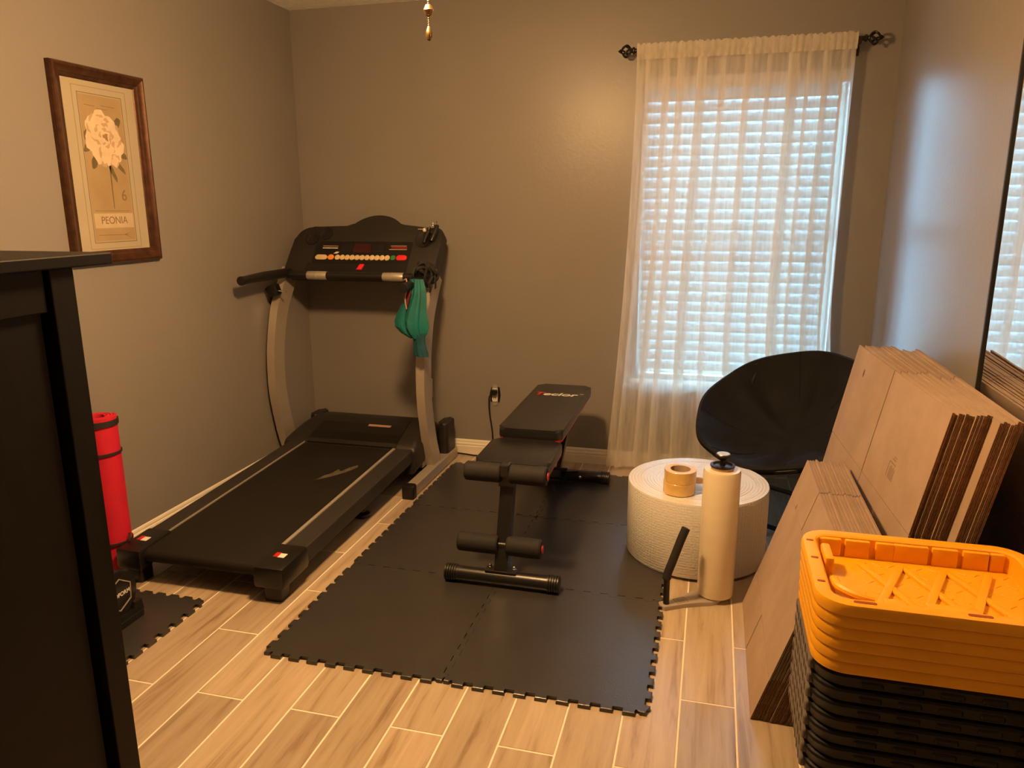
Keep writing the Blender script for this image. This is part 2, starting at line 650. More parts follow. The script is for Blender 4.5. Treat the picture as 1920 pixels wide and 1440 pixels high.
tag(MB().box(XL-0.15, XR+0.15, YF-0.15, YB+0.15, H, H+0.1).build('ceiling', 'ceiling'), kind='structure')
tag(MB().box(XL-0.15, XL, YJ-0.15, YB+0.15, 0, H).build('wall_left', 'wall'), kind='structure')
tag(MB().box(XR, XR+0.15, YF, YB+0.15, 0, H).build('wall_right', 'wall'), kind='structure')
wb = MB()
wb.box(XL-0.15, WX0, YB, YB+0.15, 0, H).box(WX1, XR+0.15, YB, YB+0.15, 0, H)
wb.box(WX0, WX1, YB, YB+0.15, 0, WZ0).box(WX0, WX1, YB, YB+0.15, WZ1, H)
tag(wb.build('wall_back', 'wall'), kind='structure')
wf = MB()
wf.box(XL-0.15, XJ, YJ-0.15, YJ, 0, H)
wf.box(XJ-0.15, XJ, YF-0.15, YJ-0.15, 0, H)
wf.box(XJ-0.15, XR+0.15, YF-0.15, YF, 0, H)
tag(wf.build('wall_front', 'wall'), kind='structure')


def baseboard(name, a, b, nrm):
    """moulded baseboard from a to b (xy), nrm points into the room"""
    prof = [(0, 0), (0.014, 0), (0.014, 0.046), (0.0115, 0.049), (0.0115, 0.054), (0.0135, 0.057), (0.0115, 0.064), (0.007, 0.068), (0.0085, 0.073), (0.006, 0.081), (0.002, 0.085), (0, 0.085)]
    m = MB()
    A, B, n = Vector((*a, 0)), Vector((*b, 0)), Vector((*nrm, 0))
    m.loft([[P+n*d+Vector((0, 0, z)) for d, z in prof] for P in (A, B)])
    return tag(m.build(name, 'trim'), kind='structure')


baseboard('baseboard_left', (XL, YJ), (XL, YB), (1, 0))
baseboard('baseboard_back', (XL+0.014, YB), (XR-0.014, YB), (0, -1))
baseboard('baseboard_right', (XR, YF), (XR, YB), (-1, 0))

# window: frame, sash rail, panes, sill
wy = YB+0.09
win = MB()
win.box(WX0, WX0+0.030, wy, wy+0.05, WZ0, WZ1, 0.004).box(WX1-0.030, WX1, wy, wy+0.05, WZ0, WZ1, 0.004)
win.box(WX0+0.030, WX1-0.030, wy, wy+0.05, WZ0, WZ0+0.05, 0.004).box(WX0+0.030, WX1-0.030, wy, wy+0.05, WZ1-0.045, WZ1, 0.004)
window = tag(win.build('window_1', 'trim'), kind='structure')
MB().box(WX0+0.030, WX1-0.030, wy+0.005, wy+0.04, 1.24, 1.285, 0.004).build('meeting_rail', 'trim', window)
MB().box(WX0+0.030, WX1-0.030, wy+0.018, wy+0.023, WZ0+0.05, 1.24).build('pane', 'glass', window)
MB().box(WX0+0.030, WX1-0.030, wy+0.018, wy+0.023, 1.285, WZ1-0.045).build('pane', 'glass', window)
MB().box(WX0-0.03, WX1+0.03, YB-0.022, YB-0.0002, WZ0-0.022, WZ0-0.001, 0.004).build('window_sill', 'trim', window)

# blind: every slat a part
bl = thing('window_blind', 'white horizontal slat blind closed behind the sheer curtain', 'blind', ((WX0+WX1)/2, YB+0.045, WZ0))
MB().box(WX0+0.006, WX1-0.006, YB+0.012, YB+0.072, WZ1-0.062, WZ1-0.002, 0.003).build('head_rail', 'white', bl)
sl = MB()
hw, tilt = 0.031, math.radians(69)
sp = []
for k in range(7):
    u = -1+2*k/6
    sp.append((u*hw, 0.0035*(1-u*u)))
ring = []
for u, h in sp:
    ring.append((u*math.cos(tilt)-h*math.sin(tilt), u*math.sin(tilt)+h*math.cos(tilt)))
ring2 = [(y+0.0022*math.sin(tilt), z-0.0022*math.cos(tilt)) for y, z in ring]
loop = ring+ring2[::-1]
sl.loft([[(x, y, z) for y, z in loop] for x in (-(WX1-WX0)/2+0.010, (WX1-WX0)/2-0.030)])
slm = sl.mesh('slat', 'slat', True)
zs = WZ1-0.088
while zs > WZ0+0.045:
    o = link('slat', slm, bl)
    o.location = ((WX0+WX1)/2, YB+0.043, zs)
    zs -= 0.052
MB().box(WX0+0.008, WX1-0.008, YB+0.02, YB+0.066, WZ0+0.006, WZ0+0.026, 0.004).build('bottom_rail', 'white', bl)
for fx in (0.12, 0.5, 0.88):
    x = WX0+(WX1-WX0)*fx
    MB().sweep([(x, YB+0.014, WZ0+0.02), (x, YB+0.014, WZ1-0.06)], 0.0012, 6).build('ladder_cord', 'white', bl)

# ================================================================== curtain rod, curtain
ROD_Y, ROD_Z = YB-0.085, 2.125
rod = thing('curtain_rod', 'dark bronze curtain rod with caged scroll finials over the window', 'curtain rod', (0.09, ROD_Y, ROD_Z))
MB().sweep([(-0.415, ROD_Y, ROD_Z), (0.60, ROD_Y, ROD_Z)], 0.010, 16).build('pole', 'bronze', rod, True)
for sx, xe in ((-1, -0.415), (1, 0.60)):
    f = MB()
    f.lathe([(0.0105, 0), (0.016, 0.003), (0.016, 0.010), (0.010, 0.014), (0.012, 0.020), (0.007, 0.024)], n=16, axis='x', mat=Matrix.Translation((xe, ROD_Y, ROD_Z)) @ Matrix.Scale(sx, 4, (1, 0, 0)))
    for k in range(5):
        a = 2*PI*k/5+0.3
        pth = []
        for j in range(13):
            t = j/12
            r = 0.006+0.021*math.sin(PI*t)**0.8
            aa = a+1.4*t
            pth.append((xe+sx*(0.020+0.045*t), ROD_Y+r*math.cos(aa), ROD_Z+r*math.sin(aa)))
        f.sweep(pth, [0.0030+0.0022*math.sin(PI*j/12) for j in range(13)], 8)
    f.lathe([(0.006, 0.062), (0.011, 0.066), (0.009, 0.072), (0.004, 0.078), (0.0005, 0.082)], n=12, axis='x', mat=Matrix.Translation((xe, ROD_Y, ROD_Z)) @ Matrix.Scale(sx, 4, (1, 0, 0)))
    f.build('finial', 'bronze', rod, True)
for xb in (-0.385, 0.583):
    b = MB()
    b.box(xb-0.011, xb+0.011, YB-0.006, YB-0.0005, ROD_Z-0.06, ROD_Z+0.012, 0.002)
    b.box(xb-0.006, xb+0.006, ROD_Y-0.004, YB-0.004, ROD_Z-0.022, ROD_Z-0.012, 0.001)
    b.box(xb-0.006, xb+0.006, ROD_Y-0.0125, ROD_Y-0.0105, ROD_Z-0.022, ROD_Z+0.004, 0.001)
    b.build('bracket', 'bronze', rod)


def make_curtain():
    rnd = random.Random(21)
    # station list across the cloth: x at the top as fraction, doubled-back pleats give the denser stripes
    stations = [0.0]
    ylay = [0.0]
    pleats = [(0.055, 0.020), (0.145, 0.030), (0.215, 0.034), (0.315, 0.045), (0.415, 0.026), (0.53, 0.032), (0.625, 0.022), (0.735, 0.050), (0.80, 0.018), (0.88, 0.032), (0.95, 0.015)]
    for c, w in pleats:
        stations += [c+w/2, c-w/2]
        ylay += [1, -1]
    stations.append(1.0)
    ylay.append(0)
    S, Lr = [], []
    for i in range(len(stations)-1):
        n = 10
        for k in range(n):
            t = k/n
            S.append(stations[i]+(stations[i+1]-stations[i])*t)
            tt = t*t*(3-2*t)
            Lr.append(ylay[i]+(ylay[i+1]-ylay[i])*tt)
    S.append(1.0)
    Lr.append(0)
    ph = [rnd.uniform(0, 6.28) for _ in range(6)]
    rows = []
    NZ = 64
    ztop, zbot = ROD_Z+0.028, 0.028
    for j in range(NZ+1):
        v = j/NZ
        z = ztop+(zbot-ztop)*(v**1.05)
        d = ztop-z
        row = []
        xl = -0.405-0.088*min(1, d/2.1)**1.5
        xr = 0.572-0.012*math.sin(min(1, d/1.4)*PI/2)+0.10*max(0, (d-1.2)/0.9)**1.6
        gather = max(0.0, 1-d/0.16)
        for i, s in enumerate(S):
            u = s+0.006*math.sin(9*s+3*v+ph[0])*v+0.012*math.sin(5*s+1.2+2.5*v)*v
            x = xl+(xr-xl)*u
            y = ROD_Y+0.000
            y += Lr[i]*(0.006+0.012*min(1, d/0.6))
            y += (0.004*math.sin(23*s+ph[1]+1.5*v)+0.0015*math.sin(71*s+ph[2]-2*v))*min(1, 0.25+d/0.8)
            # rod pocket: cloth hugs the pole, ruffle above it
            hug = math.exp(-((z-ROD_Z)/0.02)**2)
            y -= 0.016*hug
            y += gather*0.006*math.sin(210*s+ph[3])
            zz = z+(0.006*math.sin(150*s+ph[4])*max(0, 1-d/0.03))
            zz += 0.012*math.sin(11*s+ph[5])*v**12
            row.append((x, min(y, YB-0.030), zz))
        rows.append(row)
    m = MB()
    m.loft(rows, cap=False, closed=False)
    return m


cur = make_curtain().build('curtain', 'curtain', None, True, 80)
hb = MB()
hrows = []
for j in range(9):
    z = ROD_Z+0.026-0.070*j/8
    bulge = 0.0155*math.exp(-((z-ROD_Z)/0.030)**2)+0.002
    hrows.append([(-0.405+0.977*i/240, ROD_Y-bulge-0.004-0.005*abs(math.sin(0.42*i+0.8*math.sin(0.11*i)))*(0.4+0.6*abs(z-ROD_Z)/0.03), z+(0.004*math.sin(0.9*i+2*math.sin(0.07*i)) if j == 0 else 0)) for i in range(241)])
hb.loft(hrows, cap=False, closed=False)
hb.build('rod_pocket', 'header', cur, True, 80)
tag(cur, 'cream sheer crinkled curtain hanging from the bronze rod to the floor', 'curtain')

# ================================================================== treadmill
TX = -1.8125
tm = thing('treadmill', 'black folding treadmill with taupe uprights standing in the left corner', 'treadmill', (TX, 3.0, 0))


def dz(y):
    return 0.138+(y-2.22)/1.23*0.052


def sloped(m, x0, x1, y0, y1, top, bot, bev=0.004):
    """box following the deck's incline; top/bot are offsets from dz"""
    sh = Matrix.Identity(4)
    k = 0.052/1.23
    sh[2][1] = k
    sh[2][3] = dz(0)
    m.box(x0, x1, y0, y1, bot, top, bev, 2, sh)


BX0, BX1 = -2.045, -1.54
DX0, DX1 = -2.135, -1.436
for sgn, a, b in ((1, BX1+0.012, DX1), (-1, DX0, BX0-0.012)):
    m = MB()
    sloped(m, a, b, 2.33, 3.47, 0.0, -0.068, 0.006)
    m.build('side_rail', 'tm_rail', tm)
    m = MB()
    if sgn > 0:
        sloped(m, BX1-0.003, BX1+0.012, 2.36, 3.46, 0.003, -0.012, 0.002)
    else:
        sloped(m, BX0-0.006, BX0+0.000, 2.36, 3.46, 0.003, -0.012, 0.002)
    m.build('trim_strip', 'silver', tm)
    c0, c1 = (BX1-0.012, DX1+0.008) if sgn > 0 else (DX0-0.008, BX0+0.012)
    m = MB()
    sloped(m, c0, c1, 2.185, 2.375, 0.006, -0.078, 0.012)
    cap = m.build('end_cap', 'tm_dark', tm, True)
    cx = (c0+c1)/2
    m = MB()
    sloped(m, cx-0.026, cx-0.006, 2.268, 2.300, 0.0072, 0.0050, 0)
    m.build('sticker', 'redp', cap)
    m = MB()
    sloped(m, cx-0.006, cx+0.020, 2.266, 2.296, 0.0072, 0.0050, 0)
    m.build('sticker', 'white', cap)
    m = MB()
    m.prism(rrect(cx-0.035, cx+0.035, 2.205, 2.275, 0.012), 0.0, 0.075)
    m.build('rear_foot', 'tm_dark', tm, True)
# belt: closed loop round both rollers
loopp = []
r0 = 0.026
yA, yBk = 2.235, 3.52
zA, zB = dz(yA)-0.004-r0, dz(yBk)-0.004-r0
for k in range(13):
    a = PI/2+PI*k/12
    loopp.append((yA+r0*math.cos(a), zA+r0*math.sin(a)))
for k in range(13):
    a = -PI/2+PI*k/12
    loopp.append((yBk+r0*math.cos(a), zB+r0*math.sin(a)))
inner = []
cy_, cz_ = (yA+yBk)/2, (zA+zB)/2
MB().loft([[(x, y, z) for y, z in loopp] for x in (BX0, BX1)], cap=True).build('running_belt', 'tm_belt', tm, True, 50)
bmk = MB()
mk = [(-1.735, 2.985), (-1.722, 3.04), (-1.700, 3.075), (-1.690, 3.13), (-1.668, 3.105), (-1.648, 3.16), (-1.622, 3.20), (-1.610, 3.17), (-1.640, 3.10), (-1.668, 3.06), (-1.690, 3.03)]
bmk.prism(mk, -0.0038, -0.0036, mat=Matrix(((1, 0, 0, 0), (0, 1, 0, 0), (0, 0.052/1.23, 1, dz(0)), (0, 0, 0, 1))))
bmk.build('scuff_mark', 'scuff', tm)
m = MB()
sloped(m, BX0+0.02, BX1-0.02, 2.30, 3.44, -0.030, -0.052, 0)
m.build('deck_board', 'tm_dark', tm)
m = MB()
m.box(-2.10, -1.48, 3.40, 3.45, 0.060, 0.110, 0.004)
m.box(-1.70, -1.66, 3.02, 3.42, 0.070, 0.100, 0.004).box(-1.93, -1.89, 3.02, 3.42, 0.070, 0.100, 0.004)
m.build('frame', 'tm_dark', tm)
for x in (-1.515, -2.07):
    m = MB()
    m.lathe([(0.030, 0.0), (0.038, 0.004), (0.038, 0.018), (0.018, 0.026), (0.012, 0.095)], (x, 3.00, 0), 20)
    m.build('deck_foot', 'tm_dark', tm, True)
# motor hood
def hood_ring(y, z, hw_, r):
    pts = rrect(-hw_, hw_, 0.06, z, r, 5)
    return [(-1.795+px, y, pz) for px, pz in pts]


hd = MB()
hd.loft([hood_ring(3.435, 0.185, 0.375, 0.02), hood_ring(3.45, 0.205, 0.380, 0.035), hood_ring(3.52, 0.228, 0.380, 0.05), hood_ring(3.62, 0.252, 0.376, 0.06), hood_ring(3.72, 0.262, 0.370, 0.065), hood_ring(3.82, 0.250, 0.362, 0.065), hood_ring(3.90, 0.215, 0.35, 0.06), hood_ring(3.945, 0.15, 0.335, 0.04)])
hood = hd.build('motor_hood', 'tm_body', tm, True, 50)
pn = MB()
px0, px1 = -2.03, -1.525
rows_ = []
for y, z, i in ((3.437, 0.196, 0.0), (3.452, 0.2125, 0.0), (3.52, 0.2345, 0.004), (3.62, 0.2585, 0.012), (3.70, 0.2680, 0.022), (3.735, 0.2690, 0.035)):
    rows_.append([(px0+i, y, z), (px1-i, y, z)])
rows_ = [[(a[0], a[1], a[2]-0.012), a, b, (b[0], b[1], b[2]-0.012)] for a, b in rows_]
pn.loft(rows_)
pn.build('hood_panel', 'tm_dark', hood, False)
lb = MB()
v = Vector((0, 0.1, 0.024)).normalized()
lb.box(-0.065, 0.065, -0.010, 0.010, 0, 0.0008, mat=frame_matrix((-1.685, 3.60, 0.2551), (1, 0, 0), v))
lb.build('hood_label', 'pinkprint', hood)
for s, xx in ((1, -1.43), (-1, -2.215)):
    MB().prism(rrect(xx-0.0, xx+0.06, 3.79, 3.93, 0.025), 0.03, 0.235, 0.012, 3).build('hood_wing', 'tm_body', tm, True)
# base tubes, uprights
for s, xa in ((1, -1.417), (-1, -2.265)):
    MB().box(xa, xa+0.055, 3.285, 3.935, 0.004, 0.060, 0.005).build('base_tube', 'tm_paint', tm)
    MB().prism(rrect(xa-0.004, xa+0.059, 3.245, 3.300, 0.012), 0.0, 0.066, 0.006, 2).build('base_end_cap', 'blackp', tm, True)
    ctl = [(3.600, 0.055), (3.555, 0.160), (3.522, 0.275), (3.493, 0.42), (3.490, 0.54), (3.502, 0.66), (3.535, 0.79), (3.573, 0.88), (3.655, 1.00), (3.70, 1.055)]
    ctl = spline([(0, a, b) for a, b in ctl], 5)
    xc = xa+0.016
    path = [(xc, p.y+0.05, p.z) for p in ctl]
    MB().sweep(path, 0, rect=(0.0225, 0.050), upv=(0, 1, 0)).build('upright', 'tm_paint', tm, True, 30)
MB().box(-2.21, -1.417, 3.62, 3.66, 0.010, 0.050, 0.004).build('base_crossbar', 'tm_dark', tm)
bk = MB()
bk.box(-1.472, -1.425, 3.55, 3.60, 0.055, 0.105, 0.004)
bk.build('pivot_bracket', 'tm_paint', tm)

# console: outline in (u, v); v climbs the sloping face
cu_, cv_ = Vector((1, 0, 0)), Vector((0, 0.18, 0.24)).normalized()
CO = Vector((TX, 3.675, 1.055))
CM = frame_matrix(CO, cu_, cv_)
outl = [(0.432, 0.0), (0.432, 0.235)] + arc(0.385, 0.255, 0.047, -10, 80, 6) + [(0.20, 0.306)]
outl += arc(0.045, 0.182, 0.195, 40, 140, 16)
outl += [(-0.13, 0.308), (-0.30, 0.302)] + arc(-0.335, 0.212, 0.092, 85, 175, 8) + [(-0.432, 0.12), (-0.440, 0.0)]
con = MB().prism(outl, -0.070, 0.0, 0.010, 2, CM).build('console', 'tm_body', tm, True, 40)


def on_con(name, mat, pts, h0=-0.001, h1=0.003, bev=0.0, smooth=False, par=None):
    return MB().prism(pts, h0, h1, bev, 2, CM).build(name, mat, par or con, smooth)


on_con('console_panel', 'tm_dark', rrect(-0.285, 0.275, 0.068, 0.206, 0.012), -0.001, 0.0015)
on_con('display', 'red_led', rrect(-0.055, 0.045, 0.135, 0.190, 0.01), 0.0, 0.0028)
on_con('display', 'blackg', rrect(-0.130, -0.060, 0.138, 0.190, 0.006), 0.0, 0.0026)
on_con('display', 'blackg', rrect(0.050, 0.118, 0.138, 0.190, 0.006), 0.0, 0.0026)
for v0, (a, b), mt in ((0.172, (-0.24, -0.15), 'pinkprint'), (0.160, (-0.24, -0.15), 'white'), (0.176, (0.155, 0.245), 'pinkprint'), (0.165, (0.16, 0.25), 'redp'), (0.154, (0.15, 0.25), 'greyprint')):
    on_con('legend', mt, [(a, v0), (b, v0), (b, v0+0.005), (a, v0+0.005)], 0.0, 0.0022)
on_con('legend', 'white', [(-0.168, 0.128), (-0.145, 0.128), (-0.135, 0.138), (-0.152, 0.140)], 0.0, 0.0022)
on_con('button', 'beige_btn', rrect(-0.268, -0.198, 0.088, 0.118, 0.0148), 0.0, 0.006, 0.002, True)
on_con('button', 'orange_btn', rrect(-0.194, -0.158, 0.088, 0.120, 0.0155), 0.0, 0.006, 0.002, True)
for k in range(11):
    a = -0.152+k*0.0288
    on_con('button', 'beige_btn', rrect(a, a+0.0290, 0.088, 0.119, 0.0135), 0.0, 0.0055, 0.002, True)
on_con('button', 'green_btn', rrect(0.170, 0.197, 0.090, 0.118, 0.010), 0.0, 0.006, 0.002, True)
on_con('button', 'red_btn', rrect(0.202, 0.262, 0.090, 0.120, 0.0148), 0.0, 0.006, 0.002, True)
on_con('tray_slot', 'blackg', rrect(-0.31, 0.275, 0.018, 0.066, 0.006), -0.001, 0.0018)
on_con('safety_key', 'red_btn', [(-0.006, 0.026), (0.022, 0.026), (0.032, 0.060), (0.006, 0.060)], 0.001, 0.010, 0.002)
for u, v0, rr in ((-0.318, 0.222, 0.033), (-0.245, 0.255, 0.034), (0.335, 0.222, 0.045)):
    m = MB()
    m.lathe([(rr+0.006, -0.001), (rr+0.006, 0.004), (rr, 0.004), (rr-0.004, 0.0015), (0.0, 0.0008)], (u, v0, 0), 24, 'z', CM)
    m.build('cup_holder', 'blackg', con, True)
on_con('badge', 'greyprint', rrect(0.285, 0.330, 0.284, 0.290, 0.002), 0.0, 0.0016)

# grab bar with pulse grips, side handles
gy, gz = 3.655, 1.048
MB().sweep([(-2.21, gy, gz), (-1.41, gy, gz)], 0.021, 14).build('grab_bar', 'blackp', tm, True)
for u in (-2.03, -1.595):
    MB().lathe([(0.018, -0.062), (0.0228, -0.054), (0.0235, -0.002), (0.0225, -0.001), (0.0225, 0.001), (0.0235, 0.002), (0.0228, 0.054), (0.018, 0.062)], (u, gy, gz), 18, 'x').build('pulse_grip', 'silver', tm, True)
MB().sweep([(-2.220, 3.74, 1.055), (-2.215, 3.62, 1.058), (-2.208, 3.42, 1.060), (-2.20, 3.225, 1.056)], [0.026, 0.026, 0.024, 0.021], 16).build('handle', 'blackp', tm, True)
MB().lathe([(0.0215, -0.006), (0.023, -0.003), (0.023, 0.008), (0.0215, 0.010)], (-2.20, 3.222, 1.056), 16, 'y').build('handle_cap', 'blackm', tm, True)
MB().sweep([(-1.400, 3.74, 1.050), (-1.402, 3.60, 1.045), (-1.405, 3.48, 1.038), (-1.41, 3.34, 1.028)], [0.026, 0.026, 0.024, 0.021], 16).build('handle', 'blackp', tm, True)
MB().lathe([(0.0215, -0.006), (0.023, -0.003), (0.023, 0.008), (0.0215, 0.010)], (-1.41, 3.337, 1.028), 16, 'y').build('handle_cap', 'blackm', tm, True)

# clamp on the left upright
cl = thing('clamp', 'small black clamp with chrome screw on the left treadmill upright', 'clamp', (-2.225, 3.60, 0.97))
MB().prism(rrect(-0.028, 0.028, -0.030, 0.030, 0.012), -0.022, 0.022, 0.005, 2, frame_matrix((-2.235, 3.555, 0.975), (0.9, 0.1, 0.3), (-0.3, 0, 0.9))).build('clamp_body', 'blackp', cl, True)
MB().lathe([(0.004, 0.0), (0.010, 0.002), (0.012, 0.010), (0.010, 0.018), (0.005, 0.022)], n=14, mat=frame_matrix((-2.258, 3.545, 0.978), (0, 1, 0), (0, 0, 1)) @ Matrix.Rotation(PI, 4, 'Y')).build('clamp_knob', 'blackg', cl, True)
MB().sweep([(-2.215, 3.545, 0.975), (-2.150, 3.535, 0.972)], 0.0038, 10).build('screw', 'chrome', cl, True)

# hand gripper lying on the right end of the console
hg = thing('hand_gripper', 'black and chrome hand gripper on the top right of the treadmill console', 'hand gripper', (-1.45, 3.86, 1.29))
def con_pt(u, v_, h):
    return CM @ Vector((u, v_, h))


MB().sweep([con_pt(0.385, 0.20, 0.020), con_pt(0.400, 0.25, 0.030), con_pt(0.402, 0.288, 0.032)], [0.011, 0.014, 0.012], 12).build('grip', 'blackg', hg, True)
MB().sweep([con_pt(0.345, 0.19, 0.016), con_pt(0.350, 0.23, 0.020), con_pt(0.362, 0.262, 0.026)], [0.009, 0.012, 0.010], 12).build('grip', 'blackg', hg, True)
coil = []
for k in range(60):
    a = k/60*2*PI*3
    coil.append(con_pt(0.345+0.05*k/60, 0.262+0.045*k/60+0.012*math.cos(a), 0.034+0.012*math.sin(a)))
MB().sweep(coil, 0.0032, 8).build('spring', 'chrome', hg, True)
MB().lathe([(0.0005, -0.011), (0.008, -0.008), (0.011, 0), (0.008, 0.008), (0.0005, 0.011)], tuple(con_pt(0.338, 0.262, 0.03)), 14).build('ball_end', 'white', hg, True)

# tangled straps over the right handle
rs = random.Random(4)
sb = thing('exercise_strap', 'tangled dark strap bundle draped over the right treadmill handle', 'strap', (-1.40, 3.60, 1.03))
for k in range(7):
    pth = []
    c = Vector((-1.405+rs.uniform(-0.02, 0.03), 3.60+rs.uniform(-0.07, 0.05), 1.072+rs.uniform(-0.01, 0.02)))
    r1, r2 = rs.uniform(0.03, 0.05), rs.uniform(0.034, 0.055)
    ph = rs.uniform(0, 6)
    ax = rs.uniform(-0.6, 0.6)
    for j in range(20):
        a = 2*PI*j/20
        pth.append((c.x+r1*math.cos(a), c.y+0.03*math.sin(2*a+ph)+ax*0.05*math.sin(a), c.z-0.008+r2*math.sin(a)))
    MB().sweep(pth, 0, rect=(0.0022, 0.0095), upv=(0, 1, 0), closed=True).build('strap', 'strap', sb, True, 60)
for k, (xx, yy, zz) in enumerate(((-1.345, 3.60, 1.00), (-1.475, 3.63, 1.01), (-1.36, 3.56, 0.985))):
    MB().sweep(spline([(xx+0.01*k, yy, 1.065), (xx+0.004, yy-0.01, 1.03), (xx, yy, zz)], 5), 0, rect=(0.0022, 0.008), upv=(0, 1, 0)).build('strap_end', 'strap', sb, True, 60)

# teal drawstring bag hung on the right handle
tb = thing('drawstring_bag', 'crumpled teal cloth bag hanging from the right treadmill handle', 'bag', (-1.40, 3.42, 0.72))


def bag_ring(cx, cy, z, hw_, hd_, seed, n=28, amp=0.15):
    q = random.Random(seed)
    a1, a2 = q.uniform(0, 6), q.uniform(0, 6)
    out = []
    for k in range(n):
        a = 2*PI*k/n
        f = 1+amp*math.sin(5*a+a1)+amp*0.6*math.sin(9*a+a2)
        out.append((cx+hw_*f*math.cos(a), cy+hd_*f*math.sin(a), z))
    return out


prof = [(-1.377, 1.062, 0.030, 0.020), (-1.376, 1.02, 0.036, 0.024), (-1.380, 0.98, 0.044, 0.030), (-1.392, 0.94, 0.056, 0.036), (-1.404, 0.90, 0.068, 0.042), (-1.410, 0.86, 0.074, 0.046), (-1.408, 0.83, 0.072, 0.046), (-1.398, 0.80, 0.058, 0.040), (-1.385, 0.775, 0.036, 0.028)]
m = MB()
m.loft([bag_ring(cx, 3.43, z, a, b, 11, amp=0.16+0.05*math.sin(i*1.3)) for i, (cx, z, a, b) in enumerate(prof)])
m.build('pouch', 'teal', tb, True, 12)
m = MB()
m.loft([bag_ring(cx, 3.425, z, a, b, 5, amp=0.16) for cx, z, a, b in ((-1.372, 0.80, 0.030, 0.024), (-1.370, 0.765, 0.028, 0.020), (-1.368, 0.735, 0.030, 0.018), (-1.364, 0.70, 0.036, 0.020), (-1.360, 0.684, 0.034, 0.018))])
m.build('tail', 'teal2', tb, True, 20)
m = MB()
m.prism([(0, 0), (0.024, 0.075), (0.018, 0.105), (0.004, 0.112), (-0.004, 0.05)], 0, 0.004, mat=frame_matrix((-1.413, 3.386, 0.925), (1, -0.2, 0), (0, 0.12, 1)))
m.build('lining', 'maroon', tb)
m = MB()
m.sweep(spline([(-1.414, 3.380, 0.922), (-1.420, 3.382, 0.97), (-1.412, 3.388, 1.02), (-1.418, 3.40, 1.062), (-1.435, 3.41, 1.058)], 6), 0.0035, 8)
m.build('drawcord', 'pinkprint', tb, True)

# ================================================================== outlet, second cover plate, cord
ou = thing('wall_outlet', 'uncovered white duplex outlet in a ragged wall cutout with a plug', 'outlet', (-1.157, YB, 0.30))
MB().prism([(-1.180, 0.318), (-1.150, 0.312), (-1.128, 0.318), (-1.122, 0.36), (-1.128, 0.405), (-1.150, 0.411), (-1.176, 0.404), (-1.186, 0.37)], -YB-0.0005, -YB+0.0015, mat=Matrix(((1, 0, 0, 0), (0, 0, -1, 0), (0, 1, 0, 0), (0, 0, 0, 1)))).build('cutout', 'blackm', ou)
yk = MB()
yk.prism([(-1.168, 0.300), (-1.142, 0.300), (-1.138, 0.318), (-1.138, 0.402), (-1.142, 0.420), (-1.168, 0.420), (-1.172, 0.402), (-1.172, 0.318)], YB-0.004, YB-0.002, mat=Matrix(((1, 0, 0, 0), (0, 0, 1, 0), (0, 1, 0, 0), (0, 0, 0, 1))))
yk.build('yoke', 'silver', ou)
for zc in (0.339, 0.381):
    f = MB().prism(rrect(-1.171, -1.139, zc-0.0165, zc+0.0165, 0.012), YB-0.011, YB-0.004, mat=Matrix(((1, 0, 0, 0), (0, 0, 1, 0), (0, 1, 0, 0), (0, 0, 0, 1)))).build('receptacle', 'white', ou, True)
    if zc < 0.36:
        for dx in (-0.0065, 0.0065):
            MB().box(-1.155+dx-0.001, -1.155+dx+0.001, YB-0.0116, YB-0.0105, zc-0.004, zc+0.006).build('slot', 'blackm', f)
pc = thing('power_cord', 'black power cord running from the wall outlet down to the floor', 'cord', (-1.157, YB-0.03, 0.02))
MB().prism(rrect(-1.172, -1.138, 0.368, 0.395, 0.008), YB-0.040, YB-0.012, mat=Matrix(((1, 0, 0, 0), (0, 0, 1, 0), (0, 1, 0, 0), (0, 0, 0, 1)))).build('plug', 'blackp', pc, True)
cp = spline([(-1.165, YB-0.034, 0.375), (-1.182, YB-0.030, 0.345), (-1.183, YB-0.022, 0.26), (-1.172, YB-0.022, 0.18), (-1.166, YB-0.024, 0.12), (-1.170, YB-0.028, 0.06), (-1.205, YB-0.040, 0.014), (-1.255, YB-0.052, 0.006), (-1.32, YB-0.040, 0.006), (-1.40, YB-0.035, 0.010), (-1.47, YB-0.03, 0.02)], 8)
MB().sweep(cp, 0.0042, 8).build('cable', 'blackp', pc, True)
cvp = thing('cover_plate', 'white wall plate half hidden behind the right treadmill upright', 'wall plate', (-1.568, YB, 0.32))
MB().prism(rrect(-1.603, -1.531, 0.321, 0.436, 0.006), YB-0.006, YB-0.0005, mat=Matrix(((1, 0, 0, 0), (0, 0, 1, 0), (0, 1, 0, 0), (0, 0, 0, 1)))).build('plate', 'white', cvp, True)
MB().lathe([(0.003, 0), (0.003, -0.0015), (0.0005, -0.002)], (-1.567, YB-0.006, 0.378), 10, 'y').build('screw', 'silver', cvp)

# ================================================================== framed print on the left wall
fr = thing('framed_print', 'dark bronze framed peony print with cream mat on the left wall', 'picture', (XL, 2.55, 1.19))
fy0, fy1, fz0, fz1, fwid = 2.322, 2.782, 1.192, 1.914, 0.050
# picture plane coordinates: u = y, v = z, w = out of the wall
PMX = Matrix(((0, 0, 1, XL), (1, 0, 0, 0), (0, 1, 0, 0), (0, 0, 0, 1)))


